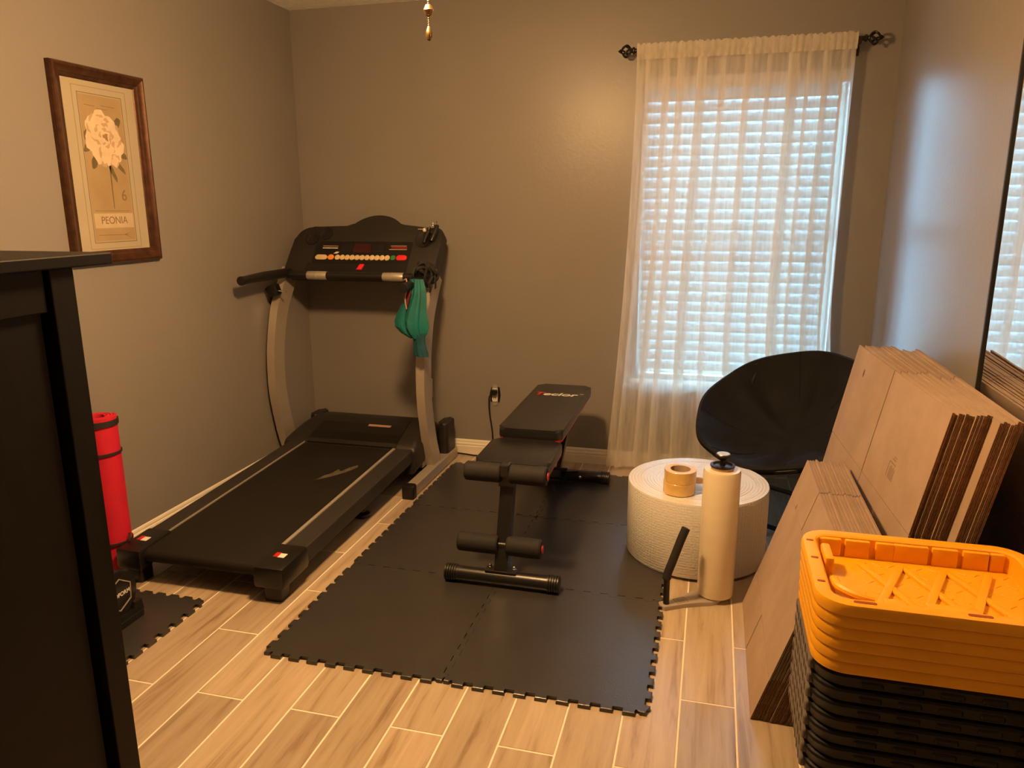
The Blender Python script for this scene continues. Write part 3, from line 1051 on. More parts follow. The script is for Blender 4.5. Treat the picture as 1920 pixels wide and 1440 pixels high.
def moulding(a, b, inn):
    """mitred frame length from a to b; inn points to the picture"""
    a, b, inn = Vector((*a, 0)), Vector((*b, 0)), Vector((*inn, 0))
    d = (b-a).normalized()
    prof_ = [(0.0, 0.0005), (0.0, 0.020), (0.004, 0.026), (0.012, 0.028), (0.018, 0.024), (0.034, 0.019), (0.038, 0.014), (0.046, 0.012), (0.050, 0.009), (0.050, 0.0005)]
    m_ = MB()
    m_.loft([[PMX @ (P+inn*w+d*(w*s)+Vector((0, 0, h))) for w, h in prof_] for P, s in ((a, 1), (b, -1))])
    return m_


for a, b, inn in (((fy0, fz0), (fy1, fz0), (0, 1)), ((fy0, fz1), (fy1, fz1), (0, -1)), ((fy0, fz0), (fy0, fz1), (1, 0)), ((fy1, fz0), (fy1, fz1), (-1, 0))):
    moulding(a, b, inn).build('frame_moulding', 'frame_bronze' if 'frame_bronze' in M else 'bronze', fr, True, 25)


def flat(name, mat, pts, h0, h1, par):
    return MB().prism(pts, h0, h1, mat=PMX).build(name, mat, par)


matb = flat('mat_board', 'matboard', [(fy0+0.045, fz0+0.045), (fy1-0.045, fz0+0.045), (fy1-0.045, fz1-0.045), (fy0+0.045, fz1-0.045)], 0.001, 0.007, fr)
qy0, qy1, qz0, qz1 = 2.448, 2.656, 1.278, 1.815
for d, wd in ((0.028, 0.0012), (0.004, 0.003)):
    for a0, a1, b0, b1 in ((qy0-d-wd, qy1+d+wd, qz0-d-wd, qz0-d), (qy0-d-wd, qy1+d+wd, qz1+d, qz1+d+wd), (qy0-d-wd, qy0-d, qz0-d, qz1+d), (qy1+d, qy1+d+wd, qz0-d, qz1+d)):
        flat('ruled_line', 'inkprint', [(a0, b0), (a1, b0), (a1, b1), (a0, b1)], 0.0068, 0.0074, fr)
pr = flat('print', 'printbg', [(qy0, qz0), (qy1, qz0), (qy1, qz1), (qy0, qz1)], 0.0068, 0.0076, fr)
pcx, pcz = 2.553, 1.665


def blob(cx, cz, r1, r2, rot, lob, amp, seed, n=48):
    q = random.Random(seed)
    p0, p1 = q.uniform(0, 6), q.uniform(0, 6)
    out = []
    for k in range(n):
        a = 2*PI*k/n
        f = 1+amp*math.sin(lob*a+p0)+amp*0.5*math.sin((lob*2+1)*a+p1)
        x, y = r1*f*math.cos(a), r2*f*math.sin(a)
        out.append((cx+x*math.cos(rot)-y*math.sin(rot), cz+x*math.sin(rot)+y*math.cos(rot)))
    return out


lay = 0.0076
for ang, dd, r1, r2 in ((200, 0.10, 0.030, 0.014), (-35, 0.10, 0.030, 0.013), (-60, 0.115, 0.040, 0.010), (-80, 0.13, 0.035, 0.010), (40, 0.092, 0.024, 0.016), (178, 0.094, 0.018, 0.020), (235, 0.11, 0.026, 0.016)):
    a = math.radians(ang)
    flat('printed_leaf', 'leafprint', blob(min(max(pcx+dd*math.cos(a), qy0+0.02), qy1-0.025), pcz+dd*math.sin(a), r1, r2, a+0.3, 2, 0.1, ang), lay, lay+0.0002, pr)
flat('printed_stem', 'leafprint', [(pcx+0.006, 1.40), (pcx+0.009, 1.40), (pcx+0.014, 1.58), (pcx+0.006, 1.58)], lay, lay+0.0002, pr)
for k, (mt, dx, dz_, r1, r2, lob, amp) in enumerate((('petal', -0.012, 0.0, 0.085, 0.098, 7, 0.07), ('petal', 0.038, -0.030, 0.055, 0.058, 5, 0.10), ('petal2', -0.030, 0.035, 0.052, 0.050, 6, 0.09), ('petal', -0.028, 0.034, 0.048, 0.046, 6, 0.09), ('petal2', 0.022, 0.010, 0.058, 0.060, 6, 0.10), ('petal', 0.022, 0.010, 0.053, 0.055, 6, 0.10), ('petal2', 0.004, -0.052, 0.058, 0.036, 5, 0.12), ('petal', 0.004, -0.050, 0.053, 0.032, 5, 0.12), ('petal2', -0.004, 0.010, 0.045, 0.044, 5, 0.12), ('petal', -0.005, 0.008, 0.040, 0.039, 5, 0.12), ('petal2', 0.004, 0.006, 0.030, 0.030, 5, 0.15), ('petal', 0.002, 0.003, 0.025, 0.024, 4, 0.18), ('petal3', 0.004, 0.004, 0.014, 0.011, 3, 0.28), ('petal2', 0.040, -0.082, 0.022, 0.026, 4, 0.15), ('petal', 0.038, -0.084, 0.017, 0.022, 4, 0.15))):
    lay2 = lay+0.0002+0.00012*k
    flat('printed_petal', mt, blob(pcx+dx, pcz+dz_, r1*0.98, r2, 0.2*k, lob, amp, 40+k), lay2, lay2+0.00012, pr)
flat('title_band', 'creamprint', [(qy0+0.004, 1.327), (qy1-0.002, 1.327), (qy1-0.002, 1.383), (qy0+0.004, 1.383)], lay, lay+0.0002, pr)
link('title_lettering', text_mesh('title_lettering', 'PEONIA', 0.040, 'inkprint', PMX @ Matrix.Translation((pcx, 1.355, lay+0.0005)) @ Matrix.Scale(0.98, 4, (1, 0, 0)), 0.0002), pr)
for z, a, b in ((1.300, 2.465, 2.600), (1.778, 2.47, 2.52), (1.770, 2.53, 2.58), (1.782, 2.55, 2.62), (1.392, 2.46, 2.64)):
    flat('script_line', 'inkprint', [(a, z), (b, z-0.002), (b, z), (a, z+0.002)], lay, lay+0.0003, pr)
for a in (-25, 0, 25):
    q = math.radians(a)
    flat('script_line', 'inkprint', [(2.60, 1.301), (2.60, 1.298), (2.60+0.04*math.cos(q), 1.299+0.03*math.sin(q))], lay, lay+0.0003, pr)
link('printed_numeral', text_mesh('printed_numeral', '6', 0.06, 'inkprint', PMX @ Matrix.Translation((2.620, 1.450, lay+0.0003)), 0.0002), pr)

# ================================================================== black chest at the left
DX, DYF = -1.25, 1.266
ch = thing('chest_of_drawers', 'tall black wooden chest with overhanging top at the left edge', 'chest', (-1.75, 0.98, 0))
MB().box(-2.27, DX+0.012, YJ+0.02, 1.362, 1.2885, 1.3135, 0.003).build('top', 'black_wood', ch)
m = MB()
m.box(-2.24, DX-0.018, YJ+0.04, 1.19, 0.05, 1.2885)
m.build('carcass', 'black_wood', ch)
MB().box(DX-0.045, DX, DYF-0.058, DYF, 0.0, 1.2885, 0.002).build('corner_post', 'black_wood', ch)
MB().box(DX-0.045, DX, YJ+0.04, YJ+0.098, 0.0, 1.2885, 0.002).build('corner_post', 'black_wood', ch)
MB().box(-2.24, -2.195, DYF-0.058, DYF, 0.0, 1.2885, 0.002).build('corner_post', 'black_wood', ch)
MB().box(DX-0.035, DX-0.008, YJ+0.098, DYF-0.066, 1.205, 1.2885, 0.002).build('side_rail', 'black_wood', ch)
MB().box(DX-0.035, DX-0.008, YJ+0.098, DYF-0.066, 0.06, 0.14, 0.002).build('side_rail', 'black_wood', ch)
for k in range(5):
    z0 = 0.07+k*0.243
    d = MB().box(-2.190, DX-0.050, 1.185, DYF+0.012, z0, z0+0.235, 0.004).build('drawer', 'black_wood', ch)
    for xk in (-1.98, -1.50):
        MB().lathe([(0.006, 0), (0.006, 0.012), (0.015, 0.018), (0.015, 0.024), (0.008, 0.028)], (xk, DYF+0.010, z0+0.118), 14, 'y').build('knob', 'bronze', d, True)

# ================================================================== red yoga mat on end
ym = thing('yoga_mat', 'rolled red exercise mat standing on end beside the treadmill', 'exercise mat', (-2.185, 2.262, 0))
yc = (-2.2135, 2.262)
spi = []
for k in range(121):
    a = k/120*2*PI*3.1
    spi.append((yc[0]+(0.022+0.0112*a/(2*PI))*math.cos(a+0.6), yc[1]+(0.022+0.0112*a/(2*PI))*math.sin(a+0.6)))
m = MB()
th = 0.0088
inn_, out_ = [], []
for i, (x, y) in enumerate(spi):
    r = math.hypot(x-yc[0], y-yc[1])
    ux, uy = (x-yc[0])/r, (y-yc[1])/r
    inn_.append((x, y))
    out_.append((x+ux*th, y+uy*th))
m.loft([[(a[0], a[1], 0.002), (b[0], b[1], 0.002), (b[0], b[1], 0.640), (a[0], a[1], 0.640)] for a, b in zip(inn_, out_)])
m.build('mat_roll', 'yoga', ym, True, 40)
rmax = 0.022+0.0112*3.1+th
for z, h in ((0.618, 0.010), (0.500, 0.004), (0.140, 0.004)):
    MB().lathe([(rmax+0.001, z-h), (rmax+0.004, z-h), (rmax+0.004, z+h), (rmax+0.001, z+h)], (yc[0], yc[1], 0), 40).build('strap', 'strap', ym, True)
m = MB()
m.sweep(spline([(yc[0]+rmax, yc[1]-0.02, 0.14), (yc[0]+rmax+0.020, yc[1]-0.015, 0.150), (yc[0]+rmax+0.012, yc[1]-0.0, 0.175)], 6), 0.004, 8)
m.build('strap_end', 'strap', ym, True)

# ================================================================== foam tiles
def wave(n, length, d, flip):
    """interlocking edge: list of (t, off) along an edge, zero at both ends"""
    pts = [(0, 0)]
    stp = length/n
    for k in range(n):
        s = d if (k % 2 == 0) != flip else -d
        a, b = k*stp, (k+1)*stp
        sl_ = stp*0.07
        if k == 0:
            pts += [(a+stp*0.55, 0), (a+stp*0.75, s), (b+sl_, s)]
        elif k == n-1:
            pts += [(a-sl_, s), (b-stp*0.75, s), (b-stp*0.55, 0)]
        else:
            pts += [(a-sl_, s), (b+sl_, s)]
    pts.append((length, 0))
    return pts


NT = 19


def tile_outline(x0, x1, y0, y1, d=0.0105):
    P = []
    P += [(x0+t, y0+o) for t, o in wave(NT, x1-x0, d, False)][:-1]
    P += [(x1+o, y0+t) for t, o in wave(NT, y1-y0, d, False)][:-1]
    P += [(x1-t, y1+o) for t, o in [(x1-x0-a, b) for a, b in reversed(wave(NT, x1-x0, d, False))]][:-1]
    P += [(x0+o, y1-t) for t, o in [(y1-y0-a, b) for a, b in reversed(wave(NT, y1-y0, d, False))]][:-1]
    return P


TXL = [-1.332, -0.722, -0.112]
TYL = [1.895, 2.530, 3.165, 3.800]
plc = [['front left', 'front right'], ['middle left', 'middle right'], ['back left', 'back right']]
tl = {(0, 0): 'black interlocking foam tile at the front left corner of the mat', (1, 0): 'black interlocking foam tile at the front right corner of the mat',
      (0, 1): 'black interlocking foam tile in the middle left of the mat, level with the treadmill foot', (1, 1): 'black interlocking foam tile in the middle right under the bench, touching the bubble wrap',
      (0, 2): 'black interlocking foam tile at the back left beside the treadmill base tube', (1, 2): 'black interlocking foam tile at the back right under the bench rear foot'}
for (i, j), lab in tl.items():
    pts = tile_outline(TXL[i], TXL[i+1], TYL[j], TYL[j+1])
    cx, cy = (TXL[i]+TXL[i+1])/2, (TYL[j]+TYL[j+1])/2
    o = MB().prism([((x-cx)*0.9935, (y-cy)*0.9935) for x, y in pts], 0.0002, 0.0125, 0.0032, 2).build('foam_tile', 'foam')
    o.location = (cx, cy, 0)
    tag(o, lab, 'floor mat', 'interlocking foam mat tiles')
pts = tile_outline(-2.272, -1.728, 1.515, 2.135)
o = MB().prism([(x+2.0, y-1.825) for x, y in pts], 0.0002, 0.0125, 0.0032, 2).build('foam_tile', 'foam')
o.location = (-2.0, 1.825, 0)
tag(o, 'single black foam tile under the dumbbell beside the black chest', 'floor mat')

# ================================================================== adjustable dumbbell in its tray
db = thing('dumbbell', 'black adjustable dumbbell with a hexagon badge in a tray on the single tile', 'dumbbell', (-2.0, 1.93, 0.0125))
dy, dzc = 1.905, 0.122
MB().prism(rrect(-2.20, -1.865, dy-0.10, dy+0.10, 0.015), 0.0127, 0.035, 0.004, 2).build('tray', 'blackp', db, True)
for xa in (-1.965, -2.195):
    q = MB()
    q.prism([(dy-0.098, 0.034), (dy+0.098, 0.034), (dy+0.092, 0.075), (dy+0.06, 0.075), (dy+0.05, 0.055), (dy-0.05, 0.055), (dy-0.06, 0.075), (dy-0.092, 0.075)], xa, xa+0.095, mat=Matrix(((0, 0, 1, 0), (1, 0, 0, 0), (0, 1, 0, 0), (0, 0, 0, 1))))
    q.build('cradle', 'blackp', db)
for k in range(5):
    for s in (1, -1):
        xc = -2.03+s*(0.062+k*0.018)
        MB().lathe([(0.074, -0.0075), (0.080, -0.005), (0.080, 0.005), (0.074, 0.0075)], (xc, dy, dzc+0.012), 28, 'x').build('weight_plate', 'blackm', db, True)
MB().sweep([(-2.09, dy, dzc+0.012), (-1.97, dy, dzc+0.012)], [0.016, 0.016], 14).build('handle', 'blackp', db, True)
MB().lathe([(0.082, 0), (0.086, 0.005), (0.082, 0.012), (0.060, 0.016)], (-1.888, dy, dzc+0.012), 32, 'x').build('end_cap', 'blackg', db, True)
hexo = [(0.058*math.cos(math.radians(60*k+0)), 0.058*math.sin(math.radians(60*k+0))) for k in range(6)]
hx = MB()
for k in range(6):
    a, b = hexo[k], hexo[(k+1) % 6]
    c, d = (b[0]*0.93, b[1]*0.93), (a[0]*0.93, a[1]*0.93)
    hx.prism([a, b, c, d], 0, 0.002, mat=frame_matrix((-1.872, dy, dzc+0.012), (0, 0.9, 0.43), (0, -0.43, 0.9)))
hx.build('hexagon_badge', 'greyprint', db)
link('badge_lettering', text_mesh('badge_lettering', 'PROFORM', 0.020, 'white', frame_matrix((-1.8710, dy, dzc+0.012), (0, 1, 0.0), (0, 0, 1)), 0.0003, bold=0.0004), db)

# ================================================================== weight bench
BX = -0.705
wbn = thing('weight_bench', 'black adjustable weight bench with foam leg rollers on the foam mat', 'weight bench', (BX, 3.1, 0.0125))
FZ = 0.0125
for nm, yf, x0, x1 in (('front_foot', 2.505, -0.925, -0.482), ('rear_foot', 3.665, -0.950, -0.452)):
    MB().sweep([(x0+0.03, yf, FZ+0.032), (x1-0.03, yf, FZ+0.032)], 0.029, 20).build(nm, 'blackm', wbn, True)
    for xa, xb in ((x0, x0+0.046), (x1-0.046, x1)):
        prof = [(0.026, xa)]
        n = 5
        for k in range(n):
            a = xa+(xb-xa)*k/n
            b = xa+(xb-xa)*(k+1)/n
            prof += [(0.032, a+0.0015), (0.032, b-0.002), (0.0295, b-0.001)]
        prof.append((0.026, xb))
        MB().lathe(prof, (0, yf, FZ+0.032), 20, 'x').build('foot_cap', 'blackp', wbn, True, 20)
m = MB()
m.box(BX-0.060, BX+0.060, 2.485, 2.530, FZ+0.058, FZ+0.066, 0.002)
m.build('mounting_plate', 'blackm', wbn)
for dx in (-0.045, 0.048):
    m = MB()
    m.lathe([(0.009, 0), (0.009, 0.006), (0.006, 0.007), (0.006, 0.014), (0.003, 0.016)], (BX+dx, 2.512, FZ+0.065), 6)
    m.build('bolt', 'chrome', wbn)
MB().sweep([(BX, 2.512, FZ+0.062), (BX+0.002, 2.628, 0.435)], 0, rect=(0.026, 0.020), upv=(0, 1, 0)).build('front_post', 'blackm', wbn)
for nm, yr, zr, x0, x1 in (('upper', 2.580, 0.432, -0.862, -0.548), ('lower', 2.528, 0.166, -0.878, -0.556)):
    for xa, xb in ((x0, BX-0.016), (BX+0.016, x1)):
        MB().lathe([(0.012, xa), (0.032, xa+0.0005), (0.0365, xa+0.006), (0.037, (xa+xb)/2), (0.0365, xb-0.006), (0.032, xb-0.0005), (0.012, xb)], (0, yr, zr), 24, 'x').build('foam_roller', 'foam_roll', wbn, True)
    MB().sweep([(x0-0.003, yr, zr), (x1+0.003, yr, zr)], 0.013, 14).build('roller_bar', 'blackm', wbn, True)
    MB().lathe([(0.014, 0), (0.016, 0.002), (0.016, 0.004), (0.010, 0.005)], (x1+0.001, yr, zr), 16, 'x').build('bar_plug', 'redp', wbn, True)
MB().box(BX-0.017, BX+0.017, 2.548, 2.600, 0.425, 0.474, 0.006).build('roller_clamp', 'blackm', wbn)
MB().box(BX-0.031, BX+0.031, 2.585, 2.660, 0.375, 0.432, 0.004).build('post_bracket', 'blackm', wbn)
m = MB()
m.lathe([(0.010, 0), (0.010, 0.008), (0.005, 0.012)], (BX+0.031, 2.615, 0.395), 8, 'x')
m.build('bolt', 'chrome', wbn)


def pad(x0, x1, y0, y1, z0, z1, th, name, r=0.035):
    """cushion lying between y0 (height z0) and y1 (height z1)"""
    k = (z1-z0)/(y1-y0)
    sh = Matrix.Identity(4)
    sh[2][1] = k
    sh[2][3] = z0-k*y0
    mm = MB()
    mm.prism(rrect(x0, x1, y0, y1, r, 6), -th+0.010, 0.0, 0.014, 4, sh)
    p_ = mm.build(name, 'vinyl', wbn, True, 40)
    m2 = MB()
    m2.prism(rrect(x0+0.002, x1-0.002, y0+0.002, y1-0.002, r-0.002, 6), -th, -th+0.0105, mat=sh)
    m2.build('piping', 'redp', p_)
    return p_, sh


pad(-0.852, -0.556, 2.638, 2.945, 0.452, 0.456, 0.048, 'seat', 0.04)
bp_, bsh = pad(-0.842, -0.566, 2.955, 3.755, 0.494, 0.502, 0.050, 'backrest', 0.030)
kk = math.atan2(0.008, 0.80)
tz = 0.494+0.008*(3.60-2.955)/0.80+0.0006
TM_ = frame_matrix((BX-0.072, 3.545, tz), (1, 0, 0), (0, math.cos(kk), math.sin(kk)))
link('lettering', text_mesh('lettering', 'T', 0.072, 'red_btn', TM_ @ Matrix.Translation((-0.020, 0, 0)) @ Matrix.Scale(1.0, 4), 0.0003, 0.2, 0.0012, 'CENTER'), bp_)
link('lettering', text_mesh('lettering', 'eclor', 0.072, 'white', TM_ @ Matrix.Translation((0.001, 0, 0)) @ Matrix.Scale(1.12, 4, (1, 0, 0)), 0.0003, 0.15, 0.0016, 'LEFT'), bp_)
link('lettering', text_mesh('lettering', '™', 0.026, 'white', TM_ @ Matrix.Translation((0.176, 0.022, 0)), 0.0003, 0.0, 0.0, 'LEFT'), bp_)
m = MB()
m.sweep([(BX, 2.60, 0.388), (BX, 3.05, 0.392)], 0, rect=(0.024, 0.020))
m.build('main_beam', 'blackm', wbn)
m = MB()
m.sweep([(BX, 2.80, 0.372), (BX, 3.64, 0.060)], 0, rect=(0.024, 0.022))
m.build('rear_leg', 'blackm', wbn)
for s in (-1, 1):
    m = MB()
    m.sweep([(BX+s*0.075, 2.93, 0.430), (BX+s*0.075, 3.62, 0.437)], 0, rect=(0.012, 0.012))
    m.build('backrest_frame', 'blackm', wbn)
    m = MB()
    m.sweep([(BX+s*0.080, 3.46, 0.430), (BX+s*0.060, 3.30, 0.205)], 0, rect=(0.010, 0.012))
    m.build('backrest_strut', 'blackm', wbn)
m = MB()
m.sweep([(BX+0.03, 3.55, 0.085), (BX+0.075, 3.655, 0.055)], 0, rect=(0.018, 0.020))
m.sweep([(BX-0.03, 3.55, 0.085), (BX-0.075, 3.655, 0.055)], 0, rect=(0.018, 0.020))
m.build('foot_gusset', 'blackm', wbn)
MB().lathe([(0.009, 0), (0.009, -0.006), (0.005, -0.009)], (BX+0.105, 3.637, FZ+0.035), 8, 'y').build('bolt', 'chrome', wbn)
MB().sweep([(BX-0.10, 3.30, 0.205), (BX+0.10, 3.30, 0.205)], 0.008, 10).build('ladder_bar', 'blackm', wbn, True)

# ================================================================== bubble wrap roll, tape, stretch film
bw = thing('bubble_wrap_roll', 'large white roll of bubble wrap standing on end in front of the curtain', 'bubble wrap', (-0.01, 3.045, 0.0127))
bc = (-0.012, 3.004)
R0, Z0, Z1 = 0.279, 0.013, 0.314
m = MB()
rb = random.Random(3)
prof = [(0.03, Z0), (R0-0.004, Z0), (R0, Z0+0.006), (R0, Z1-0.006)]
r = R0-0.002
while r > 0.05:
    prof += [(r, Z1+rb.uniform(-0.0005, 0.001)), (r-0.0115, Z1+rb.uniform(-0.0005, 0.0005)), (r-0.0120, Z1-0.0012)]
    r -= 0.0125
prof += [(0.042, Z1), (0.040, Z1-0.003)]
m.lathe(prof, (*bc, 0), 96, cap=False)
m.build('film_roll', 'bubble', bw, True, 50)
MB().lathe([(0.040, Z0+0.001), (0.040, Z1-0.002), (0.034, Z1-0.002), (0.034, Z0+0.001)], (*bc, 0), 32).build('core', 'tapecore', bw, True)
m = MB()
m.loft([[(bc[0]+(R0+0.004+0.03*max(0, t-0.7))*math.cos(math.radians(-62+40*t)), bc[1]+(R0+0.004+0.03*max(0, t-0.7))*math.sin(math.radians(-62+40*t)), z) for z in (Z0+0.002, Z0+0.1, Z1-0.08, Z1-0.010+0.004*math.sin(9*t))] for t in [k/12 for k in range(13)]], cap=False, closed=False)
m.build('loose_end', 'bubble', bw, True)
lt = MB()
lt.prism([(0.055, 2.905), (0.095, 2.885), (0.10, 2.90), (0.06, 2.935)], Z1+0.0025, Z1+0.004)
tag(lt.build('tape_scrap', 'tapecore'), 'small torn brown tape scrap on top of the bubble wrap roll', 'tape scrap')
TC = (-0.080, 2.852)
for k, (lab) in enumerate(('amber roll of packing tape, lower of two on the bubble wrap', 'amber roll of packing tape, upper of two, with its brown core showing')):
    z0 = Z1+0.003+k*0.0470
    t = thing('tape_roll', lab, 'tape', (*TC, z0), 'packing tape rolls')
    ox = 0.002*k
    MB().lathe([(0.0405, z0), (0.060, z0), (0.0612, z0+0.0015), (0.0612, z0+0.0450), (0.060, z0+0.0465), (0.0405, z0+0.0465)], (TC[0]+ox, TC[1], 0), 40, cap=False).build('tape', 'tape', t, True, 30)
    MB().lathe([(0.0405, z0), (0.0405, z0+0.0468), (0.0375, z0+0.0468), (0.0375, z0)], (TC[0]+ox, TC[1], 0), 40, cap=False).build('core', 'tapecore', t, True, 30)
SC = (0.072, 2.635)
sf = thing('stretch_film_roll', 'tall roll of clear stretch film on a hand dispenser beside the foam mat', 'stretch film', (*SC, 0))
MB().lathe([(0.036, 0.020), (0.0625, 0.020), (0.0645, 0.026), (0.0645, 0.488), (0.061, 0.497), (0.038, 0.499)], (*SC, 0), 48).build('film', 'stretch', sf, True)
MB().lathe([(0.034, 0.494), (0.040, 0.494), (0.040, 0.508), (0.034, 0.508)], (*SC, 0), 32).build('core', 'tapecore', sf, True)
m = MB()
m.lathe([(0.0, 0.500), (0.030, 0.500), (0.036, 0.508), (0.043, 0.510), (0.043, 0.514), (0.034, 0.516), (0.028, 0.510), (0.010, 0.512)], (*SC, 0), 32)
m.build('tension_plate', 'bronze', sf, True)
m = MB()
m.lathe([(0.010, 0.510), (0.009, 0.532), (0.016, 0.538), (0.025, 0.545), (0.0265, 0.551), (0.024, 0.554)], (*SC, 0), 28)
kn = m.build('knob', 'blackp', sf, True)
MB().lathe([(0.0235, 0.5535), (0.022, 0.5555), (0.0, 0.556)], (*SC, 0), 28).build('knob_top', 'silver', kn, True)
m = MB()
dirv = Vector((SC[0]+0.098, SC[1]-2.515, 0))
m.prism([(-0.016, -0.022), (0.06, -0.026), (0.12, -0.038), (0.16, -0.050), (0.19, -0.050), (0.215, -0.036), (0.225, 0), (0.215, 0.036), (0.19, 0.050), (0.16, 0.050), (0.12, 0.038), (0.06, 0.026), (-0.016, 0.022), (-0.026, 0)], 0.0005, 0.016, 0.004, 2, frame_matrix((-0.098, 2.515, 0), dirv, (-dirv.y, dirv.x, 0)))
plt_ = m.build('dispenser_arm', 'tm_paint', sf, True)
m = MB()
for a0, a1, b0, b1 in ((0.040, 0.085, -0.018, -0.016), (0.040, 0.085, 0.016, 0.018), (0.040, 0.042, -0.016, 0.016), (0.083, 0.085, -0.016, 0.016), (0.047, 0.078, -0.010, -0.008), (0.047, 0.078, -0.003, -0.001), (0.047, 0.078, 0.004, 0.006), (0.050, 0.066, 0.010, 0.012)):
    m.box(a0, a1, b0, b1, 0.0158, 0.0164, mat=frame_matrix((-0.098, 2.515, 0), dirv, (-dirv.y, dirv.x, 0)))
m.build('printed_label', 'ink', plt_)
m = MB()
hp = [(-0.096, 2.517, 0.012), (-0.097, 2.518, 0.06), (-0.097, 2.520, 0.118)]
m.sweep(hp, [0.011, 0.011, 0.011], 14)
m.build('handle_stem', 'blackp', sf, True)
m = MB()
m.sweep(spline([(-0.097, 2.520, 0.108), (-0.096, 2.521, 0.130), (-0.080, 2.528, 0.180), (-0.058, 2.540, 0.250), (-0.043, 2.548, 0.292), (-0.040, 2.550, 0.300)], 4), [0.0125]+[0.0150]*17+[0.0145, 0.012, 0.005], 16)
m.build('handle_grip', 'strap', sf, True)

# ================================================================== saucer chair
sc_ = thing('saucer_chair', 'black canvas folding saucer chair in the corner by the curtain', 'chair', (0.352, 3.47, 0))
cc = Vector((0.358, 3.512, 0.522))
el, az, RC = 1.07, -2.154, 0.400
nrm = Vector((math.cos(el)*math.cos(az), math.cos(el)*math.sin(az), math.sin(el)))
ax1 = nrm.cross(Vector((0, 0, 1))).normalized()
ax2 = nrm.cross(ax1)
if ax2.z < 0:
    ax1, ax2 = -ax1, -ax2
rq = random.Random(9)
rows_ = []
NA = 96
for j in range(19):
    t = j/18
    ring = []
    for k in range(NA):
        a = 2*PI*k/NA
        rr = RC*t
        dep = -0.205*(1-t**2.3)
        # canvas seams and tension folds radiating from the seat
        dep += 0.018*math.sin(7*a+0.6)*t*t*(1-t)*5
        dep += 0.009*math.sin(13*a+2.0+2*t)*t*t*t*(1-t)*8
        dep += 0.020*math.exp(-((t-0.55)/0.12)**2)*math.exp(-((math.sin((a-5.5)/2))/0.35)**2)
        wob = 1+0.012*math.sin(8*a+1)*t**6
        ring.append(cc+ax1*(rr*wob*math.cos(a))+ax2*(rr*wob*math.sin(a))+nrm*dep)
    rows_.append(ring)
m = MB()
m.loft(rows_, cap=False)
# hem folded over the hoop, and the underside
back = [[p-nrm*0.006 for p in r_] for r_ in rows_]
m.loft([[p*1.0 for p in rows_[-1]], [cc+(p-cc)*1.035-nrm*0.004 for p in rows_[-1]], [cc+(p-cc)*1.045-nrm*0.022 for p in rows_[-1]], [cc+(p-cc)*1.02-nrm*0.040 for p in rows_[-1]], [cc+(p-cc)*0.97-nrm*0.045 for p in rows_[-1]]]+[list(r_) for r_ in [[p-nrm*0.010 for p in r2] for r2 in reversed(rows_[1:-2])]], cap=False)
m.build('seat_cover', 'blackcloth', sc_, True, 60)
for a in [k*2*PI/8+0.35 for k in range(8)]:
    pth = []
    for j in range(9, 19):
        t = j/18
        k = int(round(a/(2*PI)*NA)) % NA
        pth.append(rows_[j][k]+nrm*0.002)
    MB().sweep(pth, [0.0004]+[0.0022]*(len(pth)-1), 6).build('seam', 'blackcloth', sc_, True)
hoop = [cc+ax1*(RC+0.004)*math.cos(2*PI*k/48)+ax2*(RC+0.004)*math.sin(2*PI*k/48)-nrm*0.020 for k in range(48)]
MB().sweep(hoop, 0.0115, 10, closed=True).build('hoop', 'blackm', sc_, True)
# crossing leg loops: each runs from the hoop to the floor on the other side
for s in (1, -1):
    for q in (1, -1):
        top = cc+ax1*(s*0.30)+ax2*(q*0.27)-nrm*0.035
        foot = Vector((cc.x+(ax1.x*s*0.26-ax2.x*0.0)+(-0.22*q*math.cos(az+PI)), cc.y+ax1.y*s*0.26+(-0.22*q*math.sin(az+PI)), 0.013))
        mid = (top+foot)/2+Vector((0, 0, -0.01))
        MB().sweep(spline([top, mid, foot], 8), 0.011, 10).build('leg', 'blackm', sc_, True)
        MB().lathe([(0.013, -0.012), (0.015, -0.010), (0.015, 0.012), (0.012, 0.016)], tuple(foot), 12).build('foot_cap', 'blackp', sc_, True)
for q in (1, -1):
    f1 = Vector((cc.x+ax1.x*0.26+(-0.22*q*math.cos(az+PI)), cc.y+ax1.y*0.26+(-0.22*q*math.sin(az+PI)), 0.024))
    f2 = Vector((cc.x-ax1.x*0.26+(-0.22*q*math.cos(az+PI)), cc.y-ax1.y*0.26+(-0.22*q*math.sin(az+PI)), 0.024))
    MB().sweep([f1, f2], 0.011, 10).build('floor_bar', 'blackm', sc_, True)

# ================================================================== flattened cardboard boxes
def make_box(length, height, flap, slot, th, name, panel_gap):
    """flattened carton lying in the y-z plane (y 0..length, z 0..height), th thick along x"""
    root = thing(name, 'x', 'cardboard box')
    pt = th*0.30
    m1 = MB()
    for xx in (0.0005, th-pt-0.0005):
        m1.box(xx, xx+pt, 0.0, length, flap+0.002, height-flap-0.002)
    m1.box(0.0005, th-0.0005, length-0.004, length, flap+0.002, height-flap-0.002)
    me1 = m1.mesh('panel', 'card')
    link('panel', me1, root)
    for z0, z1 in ((0.0, flap), (height-flap, height)):
        for y0, y1 in ((0.0, slot-0.0035), (slot+0.0035, length)):
            m2 = MB()
            ft = th*0.42
            for xx in (0.0, th-ft):
                m2.box(xx, xx+ft, y0, y1, z0, z1)
            me2 = m2.mesh('flap', 'card')
            me2.materials.append(M['cardedge'])
            for p in me2.polygons:
                if p.normal.y < -0.9 and y0 == 0.0:
                    p.material_index = 1
            link('flap', me2, root)
    return root


def place(root, x, y, theta, phi, th, label, group):
    root.location = (x, y, th*math.sin(theta)+0.0005)
    root.rotation_euler = (0, theta, phi)
    root['label'] = label
    root['group'] = group
    root.scale = (1, 1, 1-rj.uniform(0, 0.009))


